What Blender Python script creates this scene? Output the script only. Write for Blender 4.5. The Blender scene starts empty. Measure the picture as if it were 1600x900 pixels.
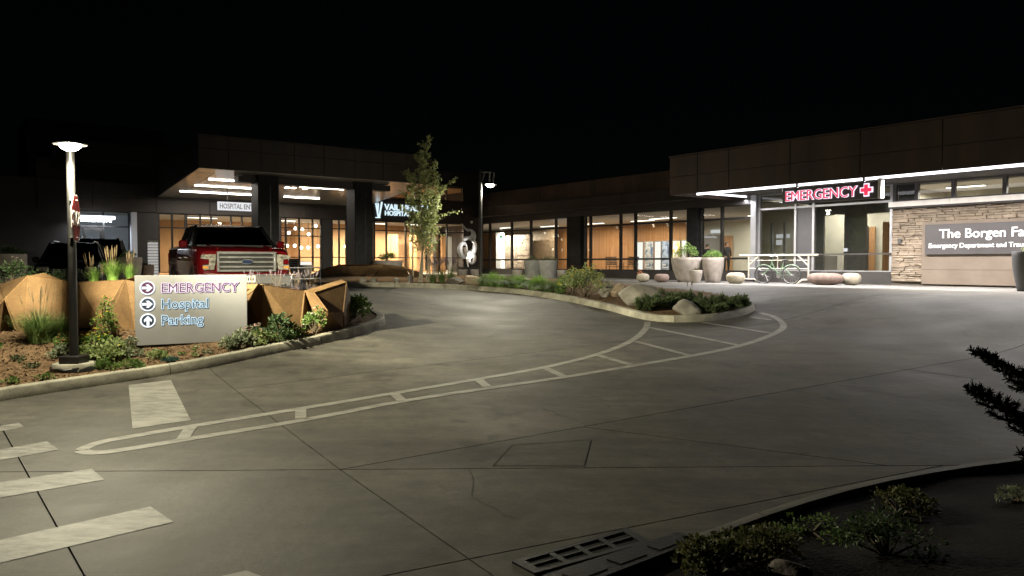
import bpy, bmesh, math, random
from mathutils import Vector, Matrix, Euler, noise
random.seed(7)
R = math.radians

# ------------------------------------------------------------------ camera, sky, exposure
scene = bpy.context.scene
COL = scene.collection
EYE = 2.45                    # eye level above the drive at the camera's feet line; the camera stands on the planted berm
F_PX, CX, CY, HOR = 1200.0, 800.0, 450.0, 411.0
PITCH = math.atan((CY - HOR) / F_PX)
cam_d = bpy.data.cameras.new('camera')
cam_d.sensor_width = 36.0
cam_d.lens = 36.0 * F_PX / 1600.0
cam_d.clip_start = 0.05
cam_d.clip_end = 1500.0
cam = bpy.data.objects.new('camera', cam_d)
cam.location = (0, 0, EYE)
cam.rotation_euler = (math.pi / 2 - PITCH, 0, 0)
COL.objects.link(cam)
scene.camera = cam

world = bpy.data.worlds.new('World')
scene.world = world
world.use_nodes = True
wn = world.node_tree
wn.nodes.clear()
sky = wn.nodes.new('ShaderNodeTexSky')
sky.sky_type = 'NISHITA'
sky.sun_disc = False
sky.sun_elevation = R(12)
sky.sun_rotation = R(200)
bg = wn.nodes.new('ShaderNodeBackground')
bg.inputs['Strength'].default_value = 0.00016      # night: the sky is all but black
wo = wn.nodes.new('ShaderNodeOutputWorld')
wn.links.new(sky.outputs[0], bg.inputs[0])
wn.links.new(bg.outputs[0], wo.inputs[0])

sun_d = bpy.data.lights.new('moon', 'SUN')          # faint moonlight only
sun_d.energy = 0.004
sun_d.angle = R(0.5)
sun_d.color = (0.85, 0.92, 1.0)
sun = bpy.data.objects.new('moon', sun_d)
sun.rotation_euler = (R(78), 0, R(20))
COL.objects.link(sun)

vs = scene.view_settings
vs.view_transform = 'Standard'
vs.look = 'None'
vs.exposure = 0.0
vs.gamma = 1.0
cy = scene.cycles
cy.max_bounces = 7
cy.diffuse_bounces = 3
cy.glossy_bounces = 3
cy.transparent_max_bounces = 14
cy.transmission_bounces = 4
cy.sample_clamp_indirect = 2.0
cy.use_denoising = True
cy.caustics_reflective = False
cy.caustics_refractive = False

LAMP_W = 1.0        # street lamp strength factor
# ------------------------------------------------------------------ terrain and survey helpers
def sm(a, b, x):
    t = (x - a) / (b - a)
    t = 0.0 if t < 0 else 1.0 if t > 1 else t
    return t * t * (3 - 2 * t)

FLOOR = 1.80
AX = 0.601; AY = 0.799         # building grid: w = (AX,-AY) along the link front, v = (AY,AX) into it
OL = (9.25, 32.04)             # link / emergency wall line origin
OM = (-1.81, 46.70)            # corner where the link meets the main building

def G(x, y):
    z = 0.0625 * y
    z += 0.36 * sm(11.0, 16.5, y) * sm(1.0, 5.5, -x) * (1 - sm(9.5, 12.5, -x))
    n = (x - OL[0]) * AY + (y - OL[1]) * AX
    t = sm(-12.0, -5.0, n) * sm(0.0, 7.0, x)
    z = z * (1 - t) + FLOOR * t
    # soft clamp to the floor level of the buildings
    if z > FLOOR - 0.3:
        e = z - (FLOOR - 0.3)
        z = FLOOR - 0.3 + 0.3 * (1 - math.exp(-e / 0.3)) if e < 3 else FLOOR
    return z

def ray(px, py):
    a = (px - CX) / F_PX; b = (CY - py) / F_PX
    c, s = math.cos(PITCH), math.sin(PITCH)
    return a, c + b * s, -s + b * c

def pv(px, py, d):
    """point seen in direction (px, py) of the photograph at depth d (metres along Y)"""
    a, b, c = ray(px, py)
    t = d / b
    return Vector((a * t, d, EYE + c * t))

def gp(px, py, h=0.0):
    """point of the ground (raised by h) seen in direction (px, py)"""
    a, b, c = ray(px, py)
    t = 2.0
    step = 0.25
    while t < 90:
        if EYE + c * t < G(a * t, b * t) + h:
            lo, hi = t - step, t
            for _ in range(25):
                m = (lo + hi) / 2
                if EYE + c * m < G(a * m, b * m) + h: hi = m
                else: lo = m
            t = hi
            break
        t += step
    return Vector((a * t, b * t, EYE + c * t))

def hz(py, d):
    """height above the buildings' floor of a point seen at row py at depth d"""
    return EYE + (HOR - py) / F_PX * d - FLOOR

def sL(px, y=0.0):      # distance along the link / emergency wall line, rightwards, in the plane y behind it
    k = (px - CX) / F_PX
    return (k * (OL[1] + AX * y) - OL[0] - AY * y) / (AX + AY * k)

def zL(px, py, y=0.0):      # height above the floor in that plane
    return hz(py, OL[1] - AY * sL(px, y) + AX * y)

def zM(px, py, y=0.0):
    return hz(py, OM[1] + AX * sM(px, y) + AY * y)

def sM(px, y=0.0):      # x in the frame of the main building for the plane y
    k = (px - CX) / F_PX
    ox, oy = OM[0] - AX * y, OM[1] + AY * y
    return (k * oy - ox) / (AY - AX * k)

# ------------------------------------------------------------------ mesh helpers
class MB:
    def __init__(self):
        self.v = []; self.f = []
    def add(self, vs_, fs_):
        o = len(self.v)
        self.v += [tuple(p) for p in vs_]
        self.f += [tuple(i + o for i in f) for f in fs_]
        return self
    def box(self, x0, x1, y0, y1, z0, z1):
        return self.add([(x0,y0,z0),(x1,y0,z0),(x1,y1,z0),(x0,y1,z0),(x0,y0,z1),(x1,y0,z1),(x1,y1,z1),(x0,y1,z1)],
                 [(0,3,2,1),(4,5,6,7),(0,1,5,4),(1,2,6,5),(2,3,7,6),(3,0,4,7)])
    def cbox(self, x0, x1, y0, y1, z0, z1, c=0.01):
        """box with chamfered edges"""
        bm = bmesh.new()
        bmesh.ops.create_cube(bm, size=1)
        for v in bm.verts:
            v.co = Vector(((x0+x1)/2 + v.co.x*(x1-x0), (y0+y1)/2 + v.co.y*(y1-y0), (z0+z1)/2 + v.co.z*(z1-z0)))
        bmesh.ops.bevel(bm, geom=bm.edges[:], offset=c, segments=1, affect='EDGES')
        return self.frombm(bm)
    def frombm(self, bm, M=None):
        bm.verts.index_update()
        self.add([(M @ v.co) if M else v.co for v in bm.verts], [[v.index for v in f.verts] for f in bm.faces])
        bm.free()
        return self
    def tube(self, pts, r, n=8, cap=True, closed=False):
        pts = [Vector(p) for p in pts]
        rr = r if isinstance(r, (list, tuple)) else [r] * len(pts)
        m = len(pts)
        o = len(self.v)
        up = None
        for i, p in enumerate(pts):
            if closed: t = pts[(i + 1) % m] - pts[i - 1]
            else: t = pts[min(i + 1, m - 1)] - pts[max(i - 1, 0)]
            if t.length < 1e-9: t = Vector((0, 0, 1))
            t.normalize()
            if up is None:
                up = Vector((0, 0, 1)) if abs(t.z) < 0.9 else Vector((1, 0, 0))
            a = t.cross(up)
            if a.length < 1e-6: a = t.cross(Vector((0.3, 1, 0.2)))
            a.normalize(); b = a.cross(t); up = b
            for k in range(n):
                an = 2 * math.pi * k / n
                self.v.append(tuple(p + (a * math.cos(an) + b * math.sin(an)) * rr[i]))
        for i in range(m if closed else m - 1):
            j = (i + 1) % m
            for k in range(n):
                k2 = (k + 1) % n
                self.f.append((o+i*n+k, o+i*n+k2, o+j*n+k2, o+j*n+k))
        if cap and not closed:
            self.f.append(tuple(o + k for k in reversed(range(n))))
            self.f.append(tuple(o + (m-1)*n + k for k in range(n)))
        return self
    def lathe(self, prof, n=24, c=(0,0,0), sx=1.0, sy=1.0):
        o = len(self.v)
        for r, z in prof:
            for k in range(n):
                a = 2 * math.pi * k / n
                self.v.append((c[0] + r*sx*math.cos(a), c[1] + r*sy*math.sin(a), c[2] + z))
        for i in range(len(prof) - 1):
            for k in range(n):
                k2 = (k + 1) % n
                self.f.append((o+i*n+k, o+i*n+k2, o+(i+1)*n+k2, o+(i+1)*n+k))
        if prof[0][0] > 1e-6: self.f.append(tuple(o + k for k in reversed(range(n))))
        if prof[-1][0] > 1e-6: self.f.append(tuple(o + (len(prof)-1)*n + k for k in range(n)))
        return self
    def prism(self, poly, axis, a0, a1):
        """extrude a 2D polygon along axis: 'z' (x,y), 'y' (x,z), 'x' (y,z)"""
        def P(p, a):
            return {'z': (p[0], p[1], a), 'y': (p[0], a, p[1]), 'x': (a, p[0], p[1])}[axis]
        n = len(poly)
        return self.add([P(p, a0) for p in poly] + [P(p, a1) for p in poly],
                 [tuple(reversed(range(n))), tuple(range(n, 2*n))] + [(i, (i+1) % n, n+(i+1) % n, n+i) for i in range(n)])
    def slab(self, pts, th, nrm=None):
        """thick plate from a 3D polygon: thickness th backwards along its normal"""
        P = [Vector(p) for p in pts]
        if nrm is None:
            nrm = Vector((0,0,0))
            for i in range(len(P)):
                a, b = P[i], P[(i+1) % len(P)]
                nrm += Vector(((a.y-b.y)*(a.z+b.z), (a.z-b.z)*(a.x+b.x), (a.x-b.x)*(a.y+b.y)))
            nrm.normalize()
        Q = [p - nrm * th for p in P]
        n = len(P)
        return self.add(P + Q, [tuple(range(n)), tuple(reversed(range(n, 2*n)))] + [(i, n+i, n+(i+1) % n, (i+1) % n) for i in range(n)])
    def mesh(self, name, smooth=False, fix=True):
        me = bpy.data.meshes.new(name)
        me.from_pydata(self.v, [], self.f)
        if fix:
            bm = bmesh.new(); bm.from_mesh(me)
            bmesh.ops.recalc_face_normals(bm, faces=bm.faces[:])
            bm.to_mesh(me); bm.free()
        if smooth:
            me.polygons.foreach_set('use_smooth', [True] * len(me.polygons))
            try: me.set_sharp_from_angle(angle=R(38))
            except Exception: pass
        return me
    def build(self, name, m, parent=None, smooth=False, fix=True, loc=None):
        return link(name, self.mesh(name, smooth, fix), m, parent, loc)

def link(name, me, m, parent=None, loc=None):
    if m is not None and not me.materials: me.materials.append(M[m] if isinstance(m, str) else m)
    o = bpy.data.objects.new(name, me)
    COL.objects.link(o)
    if parent is not None: o.parent = parent
    if loc is not None: o.location = loc
    return o

def tag(o, label=None, cat=None, group=None, kind=None):
    if label: o['label'] = label
    if cat: o['category'] = cat
    if group: o['group'] = group
    if kind: o['kind'] = kind
    return o

def thing(name, label, cat, loc=(0,0,0), rotz=0.0, group=None, kind=None):
    o = bpy.data.objects.new(name, None)
    o.empty_display_size = 0.2
    COL.objects.link(o)
    o.location = loc; o.rotation_euler = (0, 0, rotz)
    return tag(o, label, cat, group, kind)

def copy_tree(o, parent=None):
    c = o.copy(); COL.objects.link(c); c.parent = parent
    for ch in list(o.children): copy_tree(ch, c)
    return c

def text_mesh(txt, size, ext, offset=0.0, align='LEFT', space=1.0, res=3, xs=1.0):
    """lettering as a mesh lying in the x-z plane, facing -y, baseline at z = 0"""
    cu = bpy.data.curves.new('txt', 'FONT')
    cu.body = txt; cu.size = size; cu.extrude = ext; cu.offset = offset
    cu.align_x = align; cu.space_character = space; cu.resolution_u = res
    ob = bpy.data.objects.new('txt', cu); COL.objects.link(ob)
    dg = bpy.context.evaluated_depsgraph_get()
    me = bpy.data.meshes.new_from_object(ob.evaluated_get(dg))
    bpy.data.objects.remove(ob); bpy.data.curves.remove(cu)
    for v in me.vertices:
        x, y, z = v.co
        v.co = (x * xs, -z, y)
    me.materials.clear()
    return me

def add_text(name, txt, size, m, parent, loc, ext=0.01, offset=0.0, align='LEFT', rotz=0.0, space=1.0, xs=1.0):
    me = text_mesh(txt, size, ext, offset, align, space, xs=xs)
    me.name = name
    o = link(name, me, m, parent, loc)
    o.rotation_euler = (0, 0, rotz)
    return o

# ------------------------------------------------------------------ materials
M = {}
def nodes(name):
    m = bpy.data.materials.new(name); m.use_nodes = True
    nt = m.node_tree; nt.nodes.clear()
    out = nt.nodes.new('ShaderNodeOutputMaterial')
    M[name] = m
    return m, nt, out

def pbr(name, col, rough=0.6, metal=0.0, var=0.15, scale=4.0, bump=0.0, bscale=40.0, col2=None, detail=6, stretch=None, spec=0.5, coat=0.0, contrast=(0.3, 0.7)):
    m, nt, out = nodes(name)
    N = nt.nodes.new; L = nt.links.new
    b = N('ShaderNodeBsdfPrincipled')
    b.inputs['Roughness'].default_value = rough
    b.inputs['Metallic'].default_value = metal
    b.inputs['Specular IOR Level'].default_value = spec
    if coat: b.inputs['Coat Weight'].default_value = coat; b.inputs['Coat Roughness'].default_value = 0.05
    tc = N('ShaderNodeTexCoord')
    src = tc.outputs['Object']
    if stretch:
        mp = N('ShaderNodeMapping'); mp.inputs['Scale'].default_value = stretch
        L(src, mp.inputs[0]); src = mp.outputs[0]
    nz = N('ShaderNodeTexNoise'); nz.inputs['Scale'].default_value = scale; nz.inputs['Detail'].default_value = detail
    L(src, nz.inputs['Vector'])
    rp = N('ShaderNodeValToRGB')
    c2 = col2 if col2 else tuple(min(1, c * (1 + var)) for c in col)
    c1 = col if col2 else tuple(c * (1 - var) for c in col)
    rp.color_ramp.elements[0].position = contrast[0]; rp.color_ramp.elements[1].position = contrast[1]
    rp.color_ramp.elements[0].color = (*c1, 1); rp.color_ramp.elements[1].color = (*c2, 1)
    L(nz.outputs['Fac'], rp.inputs[0]); L(rp.outputs[0], b.inputs['Base Color'])
    mr = N('ShaderNodeMapRange'); mr.inputs['To Min'].default_value = max(0.02, rough - 0.12); mr.inputs['To Max'].default_value = min(1, rough + 0.12)
    L(nz.outputs['Fac'], mr.inputs[0]); L(mr.outputs[0], b.inputs['Roughness'])
    if bump:
        n2 = N('ShaderNodeTexNoise'); n2.inputs['Scale'].default_value = bscale; n2.inputs['Detail'].default_value = 5
        L(src, n2.inputs['Vector'])
        bp = N('ShaderNodeBump'); bp.inputs['Strength'].default_value = bump; bp.inputs['Distance'].default_value = 0.02
        L(n2.outputs['Fac'], bp.inputs['Height']); L(bp.outputs[0], b.inputs['Normal'])
    L(b.outputs[0], out.inputs[0])
    return m

def emit(name, col, s):
    m, nt, out = nodes(name)
    e = nt.nodes.new('ShaderNodeEmission')
    e.inputs[0].default_value = (*col, 1); e.inputs[1].default_value = s
    nt.links.new(e.outputs[0], out.inputs[0])
    return m

def glass(name, tint=(0.82, 0.84, 0.82), refl=1.0, rough=0.01):
    m, nt, out = nodes(name)
    N = nt.nodes.new; L = nt.links.new
    tr = N('ShaderNodeBsdfTransparent'); tr.inputs[0].default_value = (*tint, 1)
    gl = N('ShaderNodeBsdfGlossy'); gl.inputs['Roughness'].default_value = rough
    gl.inputs[0].default_value = (1, 1, 1, 1)
    fr = N('ShaderNodeFresnel'); fr.inputs[0].default_value = 1.5
    mu = N('ShaderNodeMath'); mu.operation = 'MULTIPLY'; mu.inputs[1].default_value = refl
    L(fr.outputs[0], mu.inputs[0])
    ge = N('ShaderNodeNewGeometry'); iv = N('ShaderNodeMath'); iv.operation = 'SUBTRACT'; iv.inputs[0].default_value = 1.0
    L(ge.outputs['Backfacing'], iv.inputs[1])
    m2 = N('ShaderNodeMath'); m2.operation = 'MULTIPLY'; m2.use_clamp = True
    L(mu.outputs[0], m2.inputs[0]); L(iv.outputs[0], m2.inputs[1]); mu = m2
    mx = N('ShaderNodeMixShader')
    L(mu.outputs[0], mx.inputs[0]); L(tr.outputs[0], mx.inputs[1]); L(gl.outputs[0], mx.inputs[2])
    L(mx.outputs[0], out.inputs[0])
    return m

def leaf(name, c1, c2, scale=18.0, trans=0.35, rough=0.55):
    if 'needle' not in name and 'petal' not in name and name != 'plume':
        c1 = tuple(c*1.45 for c in c1); c2 = tuple(c*1.45 for c in c2)
    m, nt, out = nodes(name)
    N = nt.nodes.new; L = nt.links.new
    tc = N('ShaderNodeTexCoord')
    nz = N('ShaderNodeTexNoise'); nz.inputs['Scale'].default_value = scale; nz.inputs['Detail'].default_value = 3
    L(tc.outputs['Object'], nz.inputs['Vector'])
    rp = N('ShaderNodeValToRGB')
    rp.color_ramp.elements[0].position = 0.35; rp.color_ramp.elements[1].position = 0.65
    rp.color_ramp.elements[0].color = (*c1, 1); rp.color_ramp.elements[1].color = (*c2, 1)
    L(nz.outputs['Fac'], rp.inputs[0])
    b = N('ShaderNodeBsdfPrincipled'); b.inputs['Roughness'].default_value = rough
    b.inputs['Specular IOR Level'].default_value = 0.3
    t = N('ShaderNodeBsdfTranslucent')
    L(rp.outputs[0], b.inputs['Base Color']); L(rp.outputs[0], t.inputs[0])
    mx = N('ShaderNodeMixShader'); mx.inputs[0].default_value = trans
    L(b.outputs[0], mx.inputs[1]); L(t.outputs[0], mx.inputs[2]); L(mx.outputs[0], out.inputs[0])
    return m

def concrete(name, c1, c2, world_coords=True, rough=0.8, dark=(0.45, 0.45, 0.45), strk=1.0):
    """broomed, driven-over concrete: blotches, stains, tyre-way streaks, pores"""
    m, nt, out = nodes(name)
    N = nt.nodes.new; L = nt.links.new
    ge = N('ShaderNodeNewGeometry')
    P = ge.outputs['Position']
    def nz(scale, detail=6, stretch=None, rot=0.0, rough_=0.55, dist=0.0):
        n = N('ShaderNodeTexNoise'); n.inputs['Scale'].default_value = scale; n.inputs['Detail'].default_value = detail
        n.inputs['Roughness'].default_value = rough_; n.inputs['Distortion'].default_value = dist
        if stretch:
            mp = N('ShaderNodeMapping'); mp.inputs['Scale'].default_value = stretch; mp.inputs['Rotation'].default_value = (0, 0, rot)
            L(P, mp.inputs[0]); L(mp.outputs[0], n.inputs['Vector'])
        else: L(P, n.inputs['Vector'])
        return n.outputs['Fac']
    def ramp(src, a, b, ca, cb):
        r = N('ShaderNodeValToRGB'); e = r.color_ramp.elements
        e[0].position = a; e[1].position = b; e[0].color = (*ca, 1); e[1].color = (*cb, 1)
        L(src, r.inputs[0]); return r.outputs[0]
    def mul(a, b, f=1.0):
        x = N('ShaderNodeMix'); x.data_type = 'RGBA'; x.blend_type = 'MULTIPLY'; x.inputs[0].default_value = f
        L(a, x.inputs[6]); L(b, x.inputs[7]); return x.outputs[2]
    base = ramp(nz(0.55, 8), 0.32, 0.68, c1, c2)
    streak = ramp(nz(1.0, 6, (0.5, 3.0, 1), R(-32), 0.7, 0.3), 0.36, 0.62, (1 - 0.12*strk,)*3, (1.0, 1.0, 1.0))
    streak2 = ramp(nz(1.0, 5, (0.22, 1.0, 1), R(-38), 0.7, 0.4), 0.38, 0.60, (1 - 0.20*strk,)*3, (1.0, 1.0, 1.0))
    fine = ramp(nz(55, 4), 0.35, 0.65, (0.86, 0.86, 0.86), (1.06, 1.06, 1.06))
    spots = ramp(nz(2.3, 2), 0.70, 0.78, (1, 1, 1), dark)
    pores = ramp(nz(9, 2), 0.735, 0.76, (1, 1, 1), (0.55, 0.52, 0.5))
    mott = ramp(nz(3.2, 8, None, 0, 0.7), 0.32, 0.68, (0.66, 0.66, 0.66), (1.26, 1.26, 1.26))
    grit = ramp(nz(170, 2), 0.32, 0.68, (0.70, 0.70, 0.70), (1.26, 1.26, 1.26))
    drips = ramp(nz(1.25, 3, None, 0, 0.5, 0.4), 0.62, 0.72, (1, 1, 1), (0.62, 0.60, 0.58))
    c = mul(mul(mul(base, streak), mul(streak2, fine)), mul(spots, pores), 1.0)
    oi = N('ShaderNodeObjectInfo')
    tone = ramp(oi.outputs['Random'], 0.0, 1.0, (0.88, 0.88, 0.88), (1.10, 1.09, 1.07))     # each pour has its own tone
    wear = ramp(nz(1.0, 7, (0.35, 1.6, 1), R(-55), 0.72, 0.5), 0.40, 0.60, (0.78, 0.78, 0.78), (1.10, 1.10, 1.10))
    c = mul(mul(mul(c, mott), mul(grit, drips)), mul(tone, wear))
    b = N('ShaderNodeBsdfPrincipled')
    b.inputs['Specular IOR Level'].default_value = 0.35
    L(c, b.inputs['Base Color'])
    rr = N('ShaderNodeMapRange'); rr.inputs['To Min'].default_value = rough - 0.2; rr.inputs['To Max'].default_value = rough + 0.1
    L(nz(0.8, 5), rr.inputs[0]); L(rr.outputs[0], b.inputs['Roughness'])
    bp = N('ShaderNodeBump'); bp.inputs['Strength'].default_value = 0.25; bp.inputs['Distance'].default_value = 0.006
    L(nz(1.0, 5, (6, 160, 1), R(-53)), bp.inputs['Height'])
    bp2 = N('ShaderNodeBump'); bp2.inputs['Strength'].default_value = 0.3; bp2.inputs['Distance'].default_value = 0.02
    L(nz(6, 6), bp2.inputs['Height']); L(bp.outputs[0], bp2.inputs['Normal'])
    L(bp2.outputs[0], b.inputs['Normal'])
    L(b.outputs[0], out.inputs[0])
    return m

def paint(name, col, under, wear=0.5):
    """worn road paint: the concrete shows through in patches"""
    m, nt, out = nodes(name)
    N = nt.nodes.new; L = nt.links.new
    ge = N('ShaderNodeNewGeometry')
    mp = N('ShaderNodeMapping'); mp.inputs['Rotation'].default_value = (0, 0, R(-32)); mp.inputs['Scale'].default_value = (1.0, 4.0, 1)
    L(ge.outputs['Position'], mp.inputs[0])
    n = N('ShaderNodeTexNoise'); n.inputs['Scale'].default_value = 2.2; n.inputs['Detail'].default_value = 10; n.inputs['Roughness'].default_value = 0.78
    L(mp.outputs[0], n.inputs['Vector'])
    r = N('ShaderNodeValToRGB'); e = r.color_ramp.elements
    e[0].position = wear - 0.12; e[1].position = wear + 0.10; e[0].color = (*under, 1); e[1].color = (*col, 1)
    L(n.outputs['Fac'], r.inputs[0])
    b = N('ShaderNodeBsdfPrincipled'); b.inputs['Roughness'].default_value = 0.7
    L(r.outputs[0], b.inputs['Base Color']); L(b.outputs[0], out.inputs[0])
    return m

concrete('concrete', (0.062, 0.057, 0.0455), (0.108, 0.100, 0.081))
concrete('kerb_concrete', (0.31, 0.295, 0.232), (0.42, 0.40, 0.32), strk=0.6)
concrete('plaza_concrete', (0.15, 0.142, 0.132), (0.195, 0.185, 0.172), strk=0.5)
pbr('joint_fill', (0.03, 0.028, 0.025), 0.9)
paint('road_paint', (0.25, 0.243, 0.213), (0.085, 0.08, 0.065), 0.46)
paint('worn_paint', (0.27, 0.263, 0.232), (0.070, 0.066, 0.054), 0.53)
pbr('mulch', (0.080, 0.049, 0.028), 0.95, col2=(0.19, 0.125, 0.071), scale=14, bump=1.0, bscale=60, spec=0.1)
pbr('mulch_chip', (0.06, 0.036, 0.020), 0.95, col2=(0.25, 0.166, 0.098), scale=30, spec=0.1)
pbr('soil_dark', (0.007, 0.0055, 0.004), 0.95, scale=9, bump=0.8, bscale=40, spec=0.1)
pbr('terrain', (0.03, 0.032, 0.02), 0.95, scale=0.5, spec=0.1)
pass
pbr('corten_old', (0.085, 0.036, 0.014), 0.7, 0.1, col2=(0.15, 0.07, 0.028), scale=3, bump=0.1, bscale=60)
pbr('dark_metal', (0.016, 0.014, 0.013), 0.45, 0.3, var=0.3, scale=3)
pbr('lamp_pole', (0.018, 0.0175, 0.017), 0.42, 0.3, var=0.2, scale=8)
pbr('fascia_metal', (0.040, 0.025, 0.018), 0.6, 0.1, col2=(0.088, 0.056, 0.038), scale=1.6, bump=0.05, bscale=9, stretch=(1, 1, 0.3))
pbr('fascia_main', (0.020, 0.015, 0.012), 0.6, 0.1, col2=(0.046, 0.034, 0.026), scale=1.4, stretch=(1, 1, 0.3))
pbr('wall_dark', (0.030, 0.026, 0.024), 0.6, 0.1, var=0.3, scale=1.5)
pbr('column_stone', (0.012, 0.012, 0.012), 0.55, 0.0, var=0.5, scale=5, spec=0.15)
pbr('soffit', (0.74, 0.69, 0.62), 0.20, 0.4, var=0.12, scale=2.5, stretch=(1, 4, 1))
pbr('cap_pale', (0.78, 0.74, 0.68), 0.75, var=0.12, scale=3)
pbr('soffit_pale', (0.12, 0.117, 0.114), 0.9, 0.0, var=0.06, scale=2, spec=0.03)
pbr('mullion', (0.022, 0.020, 0.019), 0.4, 0.5, var=0.2, scale=4)
pbr('mullion_grey', (0.30, 0.30, 0.31), 0.4, 0.6, var=0.08, scale=4)
pbr('grey_panel', (0.055, 0.053, 0.056), 0.5, 0.2, var=0.15, scale=3)
pbr('int_warm', (0.62, 0.38, 0.20), 0.7, var=0.1, scale=1.2)
pbr('int_beige', (0.52, 0.50, 0.42), 0.75, var=0.06, scale=1.0)
pbr('int_white', (0.72, 0.71, 0.68), 0.7, var=0.04, scale=1.0)
pbr('int_dark', (0.17, 0.165, 0.155), 0.6, var=0.15, scale=1.0)
pbr('int_floor', (0.28, 0.24, 0.20), 0.35, var=0.1, scale=2.0)
pbr('int_ceiling', (0.55, 0.53, 0.49), 0.85, var=0.03, scale=1.0)
pbr('cool_wall', (0.48, 0.50, 0.56), 0.7, var=0.06, scale=1.0)
pbr('stone_block', (0.16, 0.122, 0.084), 0.85, col2=(0.28, 0.225, 0.165), scale=3.0, bump=0.8, bscale=18, detail=9)
pbr('stone_grey', (0.15, 0.118, 0.084), 0.85, col2=(0.24, 0.196, 0.148), scale=4.0, bump=0.8, bscale=18, detail=9)
pbr('stone_panel', (0.115, 0.087, 0.063), 0.7, col2=(0.17, 0.134, 0.103), scale=1.6, bump=0.15, bscale=20, detail=9, contrast=(0.25, 0.75))
pbr('stone_mortar', (0.07, 0.058, 0.045), 0.95)
pbr('sign_grey', (0.19, 0.19, 0.19), 0.65, 0.05, var=0.06, scale=3, spec=0.2)
pbr('sign_dark', (0.052, 0.047, 0.047), 0.5, 0.1, var=0.1, scale=3)
pbr('white_letter', (0.80, 0.79, 0.77), 0.5, var=0.03)
emit('letter_white_lit', (0.93, 0.96, 1.0), 1.3)
emit('letter_blue_lit', (0.72, 0.90, 1.0), 1.15)
emit('letter_halo_blue', (0.66, 0.88, 1.0), 1.15)
emit('letter_halo_pink', (1.0, 0.84, 0.98), 1.25)
emit('letter_red_lit', (0.95, 0.05, 0.12), 1.0)
emit('led_strip', (0.95, 0.94, 1.0), 3.2)
emit('led_warm', (1.0, 0.93, 0.82), 6.0)
emit('line_led', (1.0, 0.92, 0.80), 15.0)
emit('led_cool', (0.88, 0.93, 1.0), 5.0)
emit('pendant', (1.0, 0.93, 0.80), 14.0)
emit('lamp_lens', (1.0, 0.94, 0.82), 60.0)
emit('exit_green', (0.05, 0.75, 0.35), 0.8)
emit('louvre_glow', (1.0, 0.97, 0.93), 0.42)  # glow added to the louvres, standing in for the soffit light on them
emit('white_screen', (0.95, 0.97, 1.0), 0.85)
emit('poster_lit', (0.95, 0.93, 0.88), 1.5)
pbr('letter_face_purple', (0.045, 0.010, 0.034), 0.5, var=0.1)
pbr('letter_face_blue', (0.016, 0.026, 0.045), 0.5, var=0.1)
pbr('stop_red', (0.10, 0.008, 0.008), 0.7, var=0.12, scale=6, spec=0.08)
pbr('stop_white', (0.27, 0.265, 0.26), 0.5, var=0.05)
pbr('pot_taupe', (0.25, 0.218, 0.19), 0.8, var=0.22, scale=5, detail=9, bump=0.35, bscale=60)
pbr('pot_grey', (0.12, 0.118, 0.105), 0.8, var=0.25, scale=5, detail=9, bump=0.35, bscale=60)
pbr('pot_charcoal', (0.06, 0.06, 0.062), 0.7, var=0.1, scale=6, bump=0.1, bscale=60)
pbr('stool_brown', (0.15, 0.105, 0.088), 0.85, var=0.28, scale=6, detail=9, bump=0.6, bscale=70)
pbr('stool_cream', (0.27, 0.24, 0.18), 0.85, var=0.25, scale=6, detail=9, bump=0.6, bscale=70)
pbr('rack_wood', (0.42, 0.38, 0.31), 0.5, 0.2, var=0.05, scale=9)
pbr('bike_green', (0.13, 0.20, 0.125), 0.3, 0.2, var=0.05, coat=0.6)
pbr('rubber', (0.015, 0.015, 0.015), 0.75, var=0.2, scale=20)
pbr('chrome', (0.80, 0.79, 0.78), 0.24, 0.85, var=0.02)
pbr('steel', (0.45, 0.45, 0.45), 0.3, 1.0, var=0.06)
pbr('polished_steel', (0.78, 0.77, 0.76), 0.38, 0.45, var=0.05)
pbr('truck_red', (0.085, 0.003, 0.0045), 0.2, 0.0, var=0.05, coat=1.0)
pbr('car_black', (0.008, 0.008, 0.009), 0.2, 0.2, var=0.1, coat=1.0)
pbr('black_plastic', (0.012, 0.012, 0.012), 0.5, var=0.2)
glass('car_glass', (0.13, 0.135, 0.14), 1.3)
glass('window_glass', (0.84, 0.85, 0.83), 1.0)
glass('window_grey', (0.70, 0.71, 0.69), 1.2)
pbr('headlight', (0.42, 0.39, 0.33), 0.16, 0.5, var=0.6, scale=16)
pbr('amber', (0.6, 0.22, 0.02), 0.3)
pbr('boulder', (0.16, 0.145, 0.12), 0.85, col2=(0.33, 0.31, 0.265), scale=4, bump=0.7, bscale=14, detail=9)
pbr('boulder_dark', (0.06, 0.05, 0.042), 0.85, col2=(0.13, 0.11, 0.09), scale=5, bump=0.7, bscale=14, detail=9)
pbr('boulder_tan', (0.28, 0.21, 0.14), 0.85, col2=(0.42, 0.34, 0.24), scale=4, bump=0.7, bscale=14, detail=9)
pbr('bark', (0.33, 0.30, 0.22), 0.8, var=0.3, scale=14, bump=0.4, bscale=40)
pbr('bark_dark', (0.07, 0.05, 0.035), 0.9, var=0.3, scale=14, bump=0.4, bscale=40)
pbr('stem_brown', (0.10, 0.075, 0.045), 0.9, var=0.3, scale=20)
pbr('grate_iron', (0.017, 0.0155, 0.014), 0.55, 0.5, var=0.3, scale=12, bump=0.2, bscale=60)
pbr('pit_black', (0.004, 0.004, 0.004), 0.95)
pbr('skin', (0.50, 0.30, 0.21), 0.6, var=0.05)
pbr('cloth_black', (0.02, 0.02, 0.022), 0.85, var=0.2)
pbr('hair_dark', (0.02, 0.014, 0.01), 0.7, var=0.2)
pbr('chair_metal', (0.16, 0.11, 0.08), 0.5, 0.3, var=0.1)
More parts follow.
